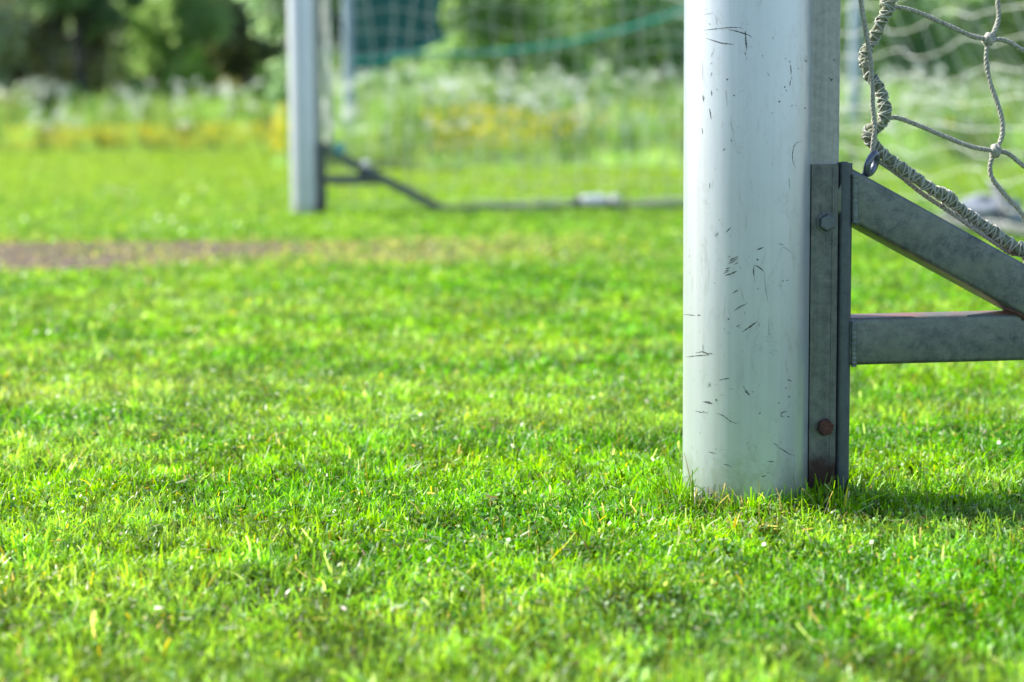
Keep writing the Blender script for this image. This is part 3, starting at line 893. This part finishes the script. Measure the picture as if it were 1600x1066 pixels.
down = [endp + (dirv * (k * 0.05)) + nrm * (0.008 * math.sin(k * 2.0)) for k in range(1, 9)]
rope_path = catmull(up + rp + down, 0.0016)
def frames(path):
    t = (path[1] - path[0]).normalized(); a = t.orthogonal().normalized(); out = []
    for i, p in enumerate(path):
        t = (path[min(i + 1, len(path) - 1)] - path[max(i - 1, 0)]).normalized()
        a = (a - t * a.dot(t)).normalized(); out.append((a.copy(), t.cross(a)))
    return out
fr = frames(rope_path)
lumps = [on_side(x, y, VN) for x, y in ((1388, 4), (1384, 176), (1361, 208), (1478, 304), (1556, 360), (1590, 386))]
def lump(p):
    s_ = 0
    for i, l in enumerate(lumps):
        s_ += (0.75 if i == 0 else 0.38) * math.exp(-((p - l).length / 0.009) ** 2)
    return 1 + s_
mb = MB()
for k in range(3):
    pts, rad = [], []
    for i, p in enumerate(rope_path):
        a_ = i * 0.0016 / 0.045 * 2 * math.pi + k * 2.094
        e1, e2 = fr[i]; lf = lump(p)
        pts.append(p + (e1 * math.cos(a_) + e2 * math.sin(a_)) * 0.0021 * lf)
        rad.append(0.0029 * lf)
    mb.tube(pts, rad, 8, wob=0.10)
edge = mb.build('edge_rope', [M['rope']], net)
mb = MB()
for sgn, pitch, ph in ((1, 0.0105, 0.0), (-1, 0.0105, 1.2), (1, 0.014, 2.5), (-1, 0.019, 4.0), (1, 0.03, 1.0)):
    pts = []
    sub = 3
    for i in range(0, (len(rope_path) - 1) * sub + 1):
        j = i // sub; f = (i % sub) / sub
        j2 = min(j + 1, len(rope_path) - 1)
        p = rope_path[j].lerp(rope_path[j2], f); e1, e2 = fr[j]
        a_ = sgn * i * 0.0016 / sub / pitch * 2 * math.pi + ph + 0.5 * math.sin(i * 0.011 + ph)
        rr_ = 0.0054 * lump(p) * (1 + 0.06 * math.sin(i * .37 + ph))
        pts.append(p + (e1 * math.cos(a_) + e2 * math.sin(a_)) * rr_)
    mb.tube(pts, 0.00070, 5)
# frayed fibres
for k in range(420):
    i = random.randrange(300, len(rope_path) - 2) if len(rope_path) > 400 else random.randrange(len(rope_path) - 2)
    p = rope_path[i]; e1, e2 = fr[i]; a_ = random.uniform(0, 6.28); o_ = e1 * math.cos(a_) + e2 * math.sin(a_)
    s_ = p + o_ * 0.0062 * lump(p); d_ = (o_ * random.uniform(.2, 1) + Vector((random.uniform(-1, 1), random.uniform(-1, 1), random.uniform(-1, 1)))).normalized()
    mb.tube([s_, s_ + d_ * 0.0018, s_ + d_ * random.uniform(0.003, 0.0045) + o_ * 0.0006], [0.00022, 0.0002, 0.0001], 3, False)
mb.build('lacing', [M['lacing']], edge)

# draw cord through the eye bolt
def cordpx(lst, v=VN, step=0.006): return catmull([on_side(x, y, v) for x, y in lst], step)
mb = MB()
P1 = cordpx([(1338, -60), (1345, 0), (1353, 50), (1360, 90), (1363, 130), (1364, 170), (1367, 200), (1364, 225), (1363, 246)], VN - 0.0095)
P2 = cordpx([(1363, 246), (1372, 256), (1382, 258), (1410, 278), (1440, 302), (1470, 322), (1500, 342), (1540, 370), (1580, 396), (1598, 400), (1603, 416)], VN + 0.004)
for P in (P1, P2): cord(mb, P[::2] + [P[-1]], 0.0023)
mb.build('draw_cord', [M['cord']], net)

# knotted mesh of the near side panel
K = {}
sidelist = []
def near_node(i, j):
    """i to the right, j upwards from the lower traced knot; photo pixels, extended past the frame"""
    base_i = [(1555, 236), (1690, 305)]
    if (i, j) == (0, 0): return (1555, 236)
    if (i, j) == (0, 1): return (1545, 62)
    h = random.Random(i * 91 + j * 7)
    x = 1555 + 160 * i + h.uniform(-14, 14) + (4 if j % 2 else -4); y = 236 + 62 * i - 174 * j + h.uniform(-12, 12)
    return (x, y)
mb = MB()
nodes = {}
for i in range(0, 13):
    for j in range(-2, 12):
        x, y = near_node(i, j)
        p = on_side(x, y, VN + 0.02 * math.sin(i * 1.3 + j * .8) * (0 if i == 0 else 1))
        u_, _, z_ = goal_uvz(p)
        zmin = max(0.03, (goal_uvz(endp)[2]) + (endp - p).dot(UU) * 0.56 + 0.02) if u_ < uf else 0.03
        if z_ > zmin and z_ < POST_H - 0.05 and u_ < U_BACK - (U_BACK - 0.9) * z_ / POST_H:
            nodes[(i, j)] = p
cords = []
cords.append([(1392, 10), (1420, 15), (1450, 26), (1490, 44), (1520, 57), (1545, 62)])
cords.append([(1545, 62), (1572, 64), (1600, 80), (1640, 104)])
cords.append([(1386, 184), (1405, 185), (1440, 198), (1480, 215), (1520, 230), (1555, 236)])
cords.append([(1555, 236), (1575, 240), (1600, 260), (1640, 284)])
cords.append([(1558, -40), (1559, 0), (1560, 30), (1552, 52), (1545, 62)])
cords.append([(1544, 64), (1541, 90), (1546, 125), (1558, 160), (1566, 190), (1565, 215), (1556, 234)])
cords.append([(1553, 238), (1547, 258), (1550, 278), (1568, 302), (1590, 326), (1604, 348), (1612, 372), (1618, 400)])
for c_ in cords:
    cord(mb, [on_side(x, y, VN + 0.002 * math.sin(k)) for k, (x, y) in enumerate(c_)])
ends = {(1, 1): on_side(1640, 104, VN), (1, 0): on_side(1640, 284, VN), (0, 2): on_side(1558, -40, VN)}
def slack(a, b, sag=0.010, k=6):
    d_ = b - a; s_ = Vector((random.uniform(-1, 1), random.uniform(-1, 1), random.uniform(-1.2, .2))).normalized() * sag
    return [a + d_ * (t / k) + s_ * math.sin(math.pi * t / k) for t in range(k + 1)]
for (i, j), p in nodes.items():
    for di, dj in ((1, 0), (0, 1)):
        q = nodes.get((i + di, j + dj))
        if q is None: continue
        if i == 0 and j in (0, 1) and di == 1:
            mb.tube(slack(ends[(1, j)], q), 0.0024, 6); continue
        if (i, j) == (0, 0) and dj == 1: continue
        if (i, j) == (0, 1) and dj == 1:
            mb.tube(slack(ends[(0, 2)], q), 0.0024, 6); continue
        mb.tube(slack(p, q), 0.0024, 6)
    if i == 0 and j > 1:
        zt = p.z - NEAR.z + 0.04
        best = min(rope_path, key=lambda r_: abs(r_.z - zt))
        mb.tube(slack(p, best), 0.0024, 6)
side = mb.build('side_netting', [M['cord']], net)
# knots
def knot(mb, c_, s_=1.0, seed=0):
    rs = random.Random(seed)
    for k in range(3):
        ax = Vector((rs.uniform(-1, 1), rs.uniform(-1, 1), rs.uniform(-1, 1))).normalized(); e1 = ax.orthogonal().normalized(); e2 = ax.cross(e1)
        mb.tube([c_ + (e1 * math.cos(t) + e2 * math.sin(t)) * 0.0046 * s_ for t in np.linspace(0, 2 * math.pi * 0.93, 14)], 0.0027 * s_, 8)
for k, p in enumerate(nodes.values()):
    kb = MB(); knot(kb, p, 1.0, k)
    if k < 90: kb.build('knot', [M['cord']], side)

# far side and back panels: displaced grids of cord
def panel(fn, nu, nz, rad, name, sides=4):
    mb = MB(); g = {}
    for i in range(nu + 1):
        for j in range(nz + 1):
            g[i, j] = fn(i, j)
    for i in range(nu + 1):
        pts = [g[i, j] for j in range(nz + 1) if g[i, j] is not None]
        if len(pts) > 1: mb.tube(catmull(pts, 0.05), rad, sides, False)
    for j in range(nz + 1):
        pts = [g[i, j] for i in range(nu + 1) if g[i, j] is not None]
        if len(pts) > 1: mb.tube(catmull(pts, 0.05), rad, sides, False)
    return mb.build(name, [M['cord_far']], net)
def sw(a, b, s=0): return math.sin(a * 0.9 + s + 1.3 * math.sin(b * .5)) * 0.6 + math.sin(a * 1.7 - b * 1.1 + s * 2) * 0.4
def far_fn(i, j):
    u_, z_ = 0.10 + 0.098 * i, 0.03 + 0.098 * j
    if u_ > U_BACK - (U_BACK - 0.95) * z_ / POST_H + 0.03: return None
    return G(u_ + 0.026 * sw(i, j), GOAL_W + 0.02 * sw(j, i, 2), z_ + 0.024 * sw(j, i, 1) - 0.014 * math.sin(i * 1.5))
fs_ = panel(far_fn, 22, 20, 0.0023, 'side_netting')
def back_fn(i, j):
    v_, t = 0.1 * i, j / 24.0
    u_ = U_BACK - (U_BACK - 0.95) * t
    return G(u_ + 0.03 * sw(i, j, 4), min(GOAL_W, v_) , 0.04 + (POST_H - 0.04) * t + 0.018 * sw(i * .7, j, 3) - 0.02 * math.sin(i * 0.55) ** 2)
panel(back_fn, int(GOAL_W / 0.1) + 1, 24, 0.0019, 'rear_netting')
# bunched hem of the net along the far bar and beside the far post
mb = MB()
for k in range(2):
    pts = [G(uf + 0.1 + 0.1 * t, GOAL_W + 0.03 + 0.012 * math.sin(t * 1.3 + k * 2), 0.040 + 0.008 * math.sin(t * 2.1 + k) + 0.008 * k) for t in range(18)]
    mb.tube(catmull(pts, 0.04), 0.0026, 5)
for k in range(4):
    pts = [G(0.115 + 0.012 * math.sin(t * 1.1 + k * 1.7), GOAL_W + 0.01 * k, 0.32 + 0.1 * t) for t in range(17)]
    mb.tube(catmull(pts, 0.04), 0.007, 5)
mb.build('bunched_hem', [M['cord_far']], net)

# ------------------------------------------------------------------ bundle lying at the foot of the back net
bag = empty('weight_bag', at_ground(1545, 352))
props(bag, 'pale grey weight bag lying against the foot of the back net', 'bag')
c_ = bag.location
mb = MB(); blob(mb, c_ + Vector((0, 0, 0.05)), (0.14, 0.10, 0.058), 11, 0, 14, 0.30)
mb.build('bag_body', [M['bag']], bag)
mb = MB(); mb.tube([c_ + Vector((0.02, -0.10, 0.015)), c_ + Vector((0.025, -0.118, 0.06)), c_ + Vector((0.02, -0.08, 0.13)), c_ + Vector((0.02, 0.04, 0.15))], 0.018, 8)
mb.build('strap', [M['bag_dark']], bag)

# dandelion spots added to imitate round bokeh highlights
def bokeh_puff(px, py_base, hgt, label):
    g = at_ground(px, py_base)
    root = empty('bokeh_spot', g)
    props(root, label, 'puffball', 'dandelion spots imitating bokeh on the pitch')
    mb = MB(); mb.tube([g, g + Vector((0.004, 0, hgt * .5)), g + Vector((0, 0, hgt))], 0.0022, 6)
    mb.build('stem', [M['cord']], root)
    mb = MB(); c = g + Vector((0, 0, hgt))
    for k in range(420):
        d_ = Vector((random.gauss(0, 1), random.gauss(0, 1), random.gauss(0, 1))).normalized(); r_ = 0.021
        mb.tube([c, c + d_ * r_], [0.0003, 0.0003], 3, False)
        e = d_.orthogonal().normalized(); f = d_.cross(e); t_ = c + d_ * r_
        mb.add([t_ + e * .004, t_ + f * .004 + d_ * .002, t_ - e * .004, t_ - f * .004 + d_ * .002], [[0, 1, 2, 3]], 0, False)
    mb.build('puff', [M['white_plastic']], root)
bokeh_puff(961, 330, 0.055, 'white dandelion added as a bokeh highlight beside the white sleeve on the far ground bar')
bokeh_puff(135, 236, 0.10, 'white dandelion added as a bokeh highlight alone on the far lawn near the yellow flowers')

# ------------------------------------------------------------------ MEADOW
def build_meadow():
    P = []
    # wedge behind the edge
    def pts(n, depth, x0=-30, x1=16, far_bias=1.0):
        x = rng.uniform(x0, x1, n); e = meadow_edge(x)
        y = e - (1.2 if x0 > -3 else 2.6) * fbm(x * 1.9, x * 0 + 1.7, 88) + rng.random(n) ** far_bias * depth
        return x, y
    # tall grass: nearer part dense, farther part coarser
    parts = []
    for n, x0, x1, hs, ws in ((42000, -2.6, 9, 0.80, 0.011), (42000, -22, -2.6, 1.15, 0.03)):
        x, y = pts(n, 9, x0, x1, 1.3)
        e = y - meadow_edge(x)
        h = hs * np.clip(0.14 + 0.27 * e + rng.normal(0, .12, n), 0.07, 1.25)
        c0 = np.array([[0.10, 0.24, 0.07], [0.15, 0.30, 0.08], [0.16, 0.29, 0.16], [0.26, 0.34, 0.22]])[rng.choice(4, n)] * rng.uniform(.7, 1.2, (n, 1)) * (0.35 + 1.75 * np.clip((fbm(x * 3.0, y * 2.0, 91) - .3) * 2.5, 0, 1)[:, None])
        h = h * (0.55 + 0.9 * fbm(x * 1.7, y * 1.2, 93))
        parts.append(blades(x, y, h, np.full(n, ws) * rng.uniform(.6, 1.3, n), c0, 0.22, 3, None, 0.35, 0.2))
    v_, f, c_ = merge(parts)
    props(link_np('meadow_grass', v_, [f], M['grass'], None, c_), 'tall unmown grass along the edge of the pitch', 'tall grass', None, 'stuff')
    # white umbels
    cen = []
    for n, x0, x1, z0, z1, d0, dd in ((560, -2.6, 9, 0.35, 1.10, 0.9, 4.5), (270, -22, -2.6, 0.4, 1.9, 0.8, 5)):
        x = rng.uniform(x0, x1, n * 3); dens = fbm(x * 1.7, x * 0 + 3.3, 71)
        y = meadow_edge(x) + d0 + rng.random(n * 3) * dd
        keep = rng.random(n * 3) < np.clip((fbm(x * 1.6, y * .9, 71) - 0.44) * 5, 0.04, 1)
        x, y = x[keep], y[keep]
        z = rng.uniform(z0, z1, len(x)) * (0.8 + 0.4 * fbm(x * .8, y * .5, 12))
        cen.append(np.stack([x, y, z, np.full(len(x), 0.050 if x0 > -3 else 0.12)], 1))
    cen = np.concatenate(cen); k = 26
    c0 = np.repeat(cen, k, 0); n = len(c0)
    r = np.sqrt(rng.random(n)) * c0[:, 3]; a = rng.uniform(0, 6.28, n)
    pos = np.stack([c0[:, 0] + r * np.cos(a), c0[:, 1] + r * np.sin(a), c0[:, 2] + rng.normal(0, .42, n) * c0[:, 3]], 1)
    nr = rng.normal(0, 1, (n, 3)) + np.array([-.4, -.2, .6])
    V, F = quads_at(pos, nr, c0[:, 3] * rng.uniform(.18, .32, n), 1.6)
    C = np.array([0.84, 0.88, 0.80]) * rng.uniform(.75, 1.1, (n, 1))
    # stems under each umbel
    m_ = len(cen)
    sv = blades(cen[:, 0], cen[:, 1], cen[:, 2], np.full(m_, 0.012), np.tile([0.10, 0.20, 0.05], (m_, 1)), 0.0, 2, None, 0.0, .5)
    v_, f, c_ = merge([(V, F, np.repeat(np.clip(C, 0, 1), 4, 0)), sv])
    props(link_np('white_umbel_flowers', v_, [f], M['petal'], None, c_), 'tall white flowering umbels in the unmown strip behind the pitch', 'wild flowers', None, 'stuff')
    # yellow flowers
    cen = []
    for n, x0, x1, z0, z1, d0, dd, s in ((2400, -2.4, 9, 0.22, 0.66, 0.2, 2.0, 0.022), (2900, -24, -2.6, 0.12, 0.70, -1.6, 3.4, 0.042)):
        x = rng.uniform(x0, x1, n); y = meadow_edge(x) + d0 + rng.random(n) * dd
        thr = (fbm(x * (0.9 if x0 > -3 else .55), y * .5, 55) - (0.46 if x0 > -3 else .36)) * 4
        if x0 > -3: thr = np.maximum(thr, 2.0 * np.exp(-((x / y - 0.002) / 0.020) ** 2) ); thr *= (x / y > -0.045)
        keep = rng.random(n) < np.clip(thr, 0, 1)
        x, y = x[keep], y[keep]
        z = z0 + (z1 - z0) * rng.random(len(x)) ** 1.2
        cen.append(np.stack([x, y, z, np.full(len(x), s)], 1))
    cen = np.concatenate(cen); k = 5; c0 = np.repeat(cen, k, 0); n = len(c0)
    pos = c0[:, :3] + rng.normal(0, .5, (n, 3)) * c0[:, 3:4]
    V, F = quads_at(pos, rng.normal(0, 1, (n, 3)) + np.array([0, -.4, 1.0]), c0[:, 3] * rng.uniform(.6, 1.1, n), 1.8)
    C = np.array([[0.72, 0.68, 0.03], [0.78, 0.74, 0.05], [0.74, 0.58, 0.02]])[rng.choice(3, n)] * rng.uniform(.8, 1.1, (n, 1))
    props(link_np('yellow_flowers', V, [F], M['petal'], None, np.repeat(np.clip(C, 0, 1), 4, 0)), 'low yellow flowers along the front of the unmown strip', 'wild flowers', None, 'stuff')
build_meadow()

# ------------------------------------------------------------------ BUSHES AND TREES
def foliage(cen, rad, n, leaf, colA, colB, clumps=14, seed=0, flat=0.75):
    g = np.random.default_rng(seed)
    d = g.normal(0, 1, (clumps, 3)); d /= np.linalg.norm(d, axis=1)[:, None]
    cc = d * (g.random((clumps, 1)) ** 0.45) * 0.88
    cr = g.uniform(0.14, 0.42, clumps)
    tone = g.random(clumps)
    ci = g.choice(clumps, n)
    o = g.normal(0, 1, (n, 3)); o /= np.linalg.norm(o, axis=1)[:, None]
    p = cc[ci] + o * (g.random((n, 1)) ** 0.5) * cr[ci][:, None]
    pos = np.array(cen) + p * np.array(rad)
    pos[:, 2] = np.maximum(pos[:, 2], 0.03)
    nr = g.normal(0, 1, (n, 3)) + o * .7 + np.array([0, 0, .5])
    global rng
    V, F = quads_at(pos, nr, leaf * g.uniform(.6, 1.3, n), 1.1)
    t = np.clip(tone[ci] + g.normal(0, .18, n), 0, 1)[:, None]
    C = (np.array(colA) * (1 - t) + np.array(colB) * t) * g.uniform(.8, 1.2, (n, 1))
    return V, F, np.repeat(np.clip(C, 0, 1), 4, 0)

DK = (0.13, 0.20, 0.11); MID = (0.30, 0.45, 0.20); LT = (0.32, 0.46, 0.22); LIME = (0.32, 0.48, 0.09); GREY = (0.46, 0.47, 0.38); BLUE = (0.31, 0.47, 0.31)
def bush(px, Y, w, h, colA, colB, label, n=5200, leaf=0.05, seed=0, zc=0.5):
    Y += (px / 455 * 6) if px < 455 else (px - 600) / 1150 * 8    # the row recedes to the right
    X = at_y(px, 205, Y).x
    root = empty('bush', (X, Y, 0))
    props(root, label, 'bush', 'bushes behind the pitch')
    v_, f, c_ = foliage((X, Y, h * zc), (w, w * .8, h * 0.60), int(n * 1.4), leaf, colA, colB, 30, seed)
    link_np('foliage', v_, [f], M['leaf'], root, c_, origin=(X, Y, 0))
    mb = MB()
    rs = random.Random(seed)
    for k in range(5):
        a_ = rs.uniform(0, 6.28); t_ = Vector((X + w * .5 * math.cos(a_), Y + w * .4 * math.sin(a_), h * .65))
        s_ = Vector((X + .08 * math.cos(a_), Y + .08 * math.sin(a_), -0.05))
        mb.tube([s_, s_.lerp(t_, .5) + Vector((0, 0, .1)), t_], [0.035, 0.025, 0.01], 6)
    mb.build('stems', [M['bark']], root)
    return root
def tree(px, Y, h, cw, trunk_r, label, colA, colB, n=9000, leaf=0.16, seed=0, kind='tree', lean=0.0, low=0.25, bark='bark', name='tree', limbs=6):
    Y += (px / 455 * 7) if px < 500 else (px - 560) / 1200 * 10
    X = at_y(px, 205, Y).x
    root = empty(name, (X, Y, 0))
    props(root, label, 'tree', 'trees behind the pitch')
    rs = random.Random(seed)
    mb = MB()
    P = [Vector((X + lean * t * h + 0.05 * math.sin(t * 7 + seed), Y + .05 * math.cos(t * 5), -0.1 + h * .85 * t)) for t in np.linspace(0, 1, 9)]
    mb.tube(P, [trunk_r * (1.15 - .95 * k / 8) for k in range(9)], 12, wob=.05)
    for k in range(limbs):
        t_ = rs.uniform(low, .85); s_ = P[int(t_ * 8)]; a_ = rs.uniform(0, 6.28)
        e = s_ + Vector((math.cos(a_) * cw * .7, math.sin(a_) * cw * .5, h * rs.uniform(.05, .16)))
        mb.tube([s_, s_.lerp(e, .5) + Vector((0, 0, .1 * h * .3)), e], [trunk_r * .4, trunk_r * .25, trunk_r * .08], 7)
    mb.build('trunk', [M[bark]], root)
    z0 = h * low
    v_, f, c_ = foliage((X + lean * h * .6, Y, (h + z0) / 2), (cw, cw * .8, (h - z0) / 2 * 1.05), n, leaf, colA, colB, 26, seed)
    link_np('crown', v_, [f], M['leaf'], root, c_, origin=(X, Y, 0))
    return root

# left of the goal, beyond the far edge (47..58 m)
tree(128, 61, 8, 2.4, 0.20, 'dark upright trunk with sparse foliage at the left of the tree line', DK, MID, 7000, 0.16, 1, low=.45)
tree(-60, 63, 8, 3.2, 0.22, 'grey green leafy tree at the far left edge of the tree line', GREY, BLUE, 11000, 0.16, 2, low=.05, bark='bark_grey')
tree(60, 65, 8, 2.6, 0.18, 'dull greyish tree just left of the dark upright trunk', (0.22, .23, .18), GREY, 11000, 0.16, 3, low=.08, bark='bark_grey')
tree(215, 64, 8, 2.2, 0.16, 'leaning tree with a pale brown slanting trunk in a green crown', MID, LT, 5200, 0.16, 4, lean=0.22, low=.22, bark='bark_grey')
tree(226, 68, 8, 1.35, 0.25, 'dark evergreen behind the slanting trunk', (0.08, .13, .07), (0.16, .24, .13), 12000, 0.18, 5, low=.02, name='evergreen_tree')
tree(385, 65, 8, 3.0, 0.22, 'olive green tree with brownish limbs left of the far goalpost', (0.16, .21, .10), (0.40, .41, .28), 11000, 0.16, 6, low=.05, bark='bark_grey')
tree(480, 67, 8, 3.2, 0.25, 'green tree directly behind the far goalpost', MID, (0.14, .20, .09), 12000, 0.18, 7, low=.03)
bush(105, 58, 0.55, 2.1, MID, LIME, 'narrow lime green bush beside the dark upright trunk', 3500, 0.09, 21)
bush(20, 58, 1.7, 2.2, GREY, (0.2, .28, .16), 'pale greyish bush at the left edge behind the white flowers', 5200, 0.09, 22)
bush(205, 59.5, 1.3, 1.9, MID, LT, 'mid green bush under the slanting trunk', 4500, 0.09, 23)
bush(298, 58, 1.1, 3.1, MID, LIME, 'bright leafy bush in front of the dark evergreen', 6500, 0.09, 24)
bush(425, 56.5, 0.75, 2.4, MID, LIME, 'small lime bush close to the left side of the far goalpost', 4200, 0.08, 25)
bush(365, 59, 1.4, 1.7, BLUE, LT, 'low green bush between the bright bush and the far goalpost', 5000, 0.09, 26)

# behind the goal, nearer (23..30 m)
bush(610, 26.5, 1, 1.35, DK, BLUE, 'low dark bush below the dark teal screen', 6500, 0.055, 31)
bush(760, 25.5, 1.5525, 3.6, MID, LT, 'light green bush right of the dark teal screen', 10000, 0.055, 32)
bush(930, 26, 1.6875, 3.6, BLUE, LT, 'broad green bush under the teal rope', 11000, 0.055, 33)
bush(1075, 25.5, 1.62, 3.6, BLUE, MID, 'darker green bush hidden partly by the scuffed near post', 9000, 0.055, 34)
bush(1240, 26.5, 1.755, 3.6, MID, LT, 'green bush directly behind the steel frame of the near post', 9000, 0.055, 35)
bush(1420, 26, 1.755, 3.6, BLUE, LT, 'green bush behind the left column of the near netting', 11000, 0.055, 36)
bush(1570, 27, 1.89, 3.6, DK, LT, 'green bush at the right edge behind the net knots', 10000, 0.055, 37)
bush(1750, 26.5, 2.025, 3.6, BLUE, MID, 'green bush past the right edge of the goal net', 8000, 0.06, 38)
tree(560, 33, 5.6, 2.0, 0.16, 'dark tree behind the dark teal screen', DK, BLUE, 9000, 0.12, 41, low=.04)
tree(700, 32, 5.6, 2.2, 0.17, 'mid green tree above the light green bush', BLUE, MID, 10000, 0.12, 42, low=.05)
tree(880, 33, 5.6, 2.4, 0.18, 'green tree between the two posts of the goal', MID, LT, 10000, 0.12, 43, low=.05)
tree(1060, 34, 5.6, 2.4, 0.18, 'dark green tree just left of the scuffed near post', DK, MID, 10000, 0.12, 44, low=.05)
tree(1300, 33, 5.6, 2.6, 0.18, 'green tree behind the near post frame', BLUE, MID, 10000, 0.12, 45, low=.05)
tree(1520, 34, 5.6, 2.8, 0.18, 'green tree behind the knotted near netting', BLUE, LT, 10000, 0.12, 46, low=.05)
tree(1760, 33, 5.6, 2.6, 0.18, 'green tree beyond the right side of the goal', DK, MID, 8000, 0.12, 47, low=.05)

# far-off wood that closes the view
def wood():
    parts = []
    g = 0
    for X, Y, w, h in [(-34, 78, 9, 9), (-24, 79, 8, 10), (-15, 78, 7, 9), (-7, 80, 8, 10), (3, 52, 7, 9), (12, 52, 7, 9), (22, 54, 8, 10), (32, 54, 8, 10), (-44, 64, 9, 10)]:
        g += 1
        parts.append(foliage((X, Y, h * .45), (w, 3, h * .6), 9000, .30, (0.20, .28, .16), (0.34, .42, .25), 30, 100 + g))
    v_, f, c_ = merge(parts)
    props(link_np('wood', v_, [f], M['leaf'], None, c_), 'dark far-off wood closing the view behind the trees', 'wood', None, 'stuff')
wood()

# ------------------------------------------------------------------ ball stop fence
YF = 22.2
def fence_post(px, w, label):
    X = at_y(px, 100, YF).x
    root = empty('fence_post', (X, YF, 0)); props(root, label, 'fence post', 'posts of the ball stop fence')
    mb = MB(); mb.tube([Vector((X, YF, z)) for z in (-.05, 1, 2.5, 4)], w / 2, 20)
    mb.build('pole', [M['fence_metal']], root)
    mb = MB(); mb.tube([Vector((X, YF, 3.98)), Vector((X, YF, 4.05))], w / 2 * 1.25, 20)
    mb.build('cap', [M['fence_metal']], root)
fence_post(545, 0.13, 'grey fence post left of the dark teal screen')
fence_post(1336, 0.13, 'grey fence post seen between the near post and the laced rope')
def screen():
    XA = at_y(553, 60, YF + .1).x; XB = at_y(700, 60, YF + .1).x
    root = empty('fence_screen', ((XA + XB) / 2, YF + .1, 0)); props(root, 'dark teal mesh screen tied to the left fence post', 'screen')
    mb = MB(); nx, nz = 26, 26
    zt = 3.6
    def p(i, j, dy):
        t = i / nx; zb = at_y(560, 118, YF).z + (at_y(700, 60, YF).z - at_y(560, 118, YF).z) * t
        z = zb + (zt - zb) * j / nz
        x = XA + (XB - XA) * t - 0.10 * math.sin(j * .5) * t
        return Vector((x, YF + .1 + .04 * math.sin(i * .9 + j * .2) + dy, z))
    for dy in (0, 0.006):
        vs_ = [p(i, j, dy) for i in range(nx + 1) for j in range(nz + 1)]
        fs = [[i * (nz + 1) + j, (i + 1) * (nz + 1) + j, (i + 1) * (nz + 1) + j + 1, i * (nz + 1) + j + 1] for i in range(nx) for j in range(nz)]
        mb.add(vs_, fs, 0, True)
    mb.build('mesh_cloth', [M['teal_cloth']], root)
    mb = MB(); mb.tube([p(i, 0, .003) for i in range(nx + 1)], 0.018, 8); mb.build('hem', [M['teal_rope']], root)
screen()
mb = MB()
pts = [at_y(x, y, YF - 0.12) for x, y in ((553, 96), (620, 88), (700, 84), (760, 82), (830, 76), (900, 64), (960, 50), (1010, 36), (1065, 18), (1140, -8), (1230, -45), (1330, -90))]
mb.tube(catmull(pts, .1), 0.022, 10)
rope2 = mb.build('fence_rope', [M['teal_rope']])
props(rope2, 'thick turquoise rope sagging between the two fence posts', 'rope')
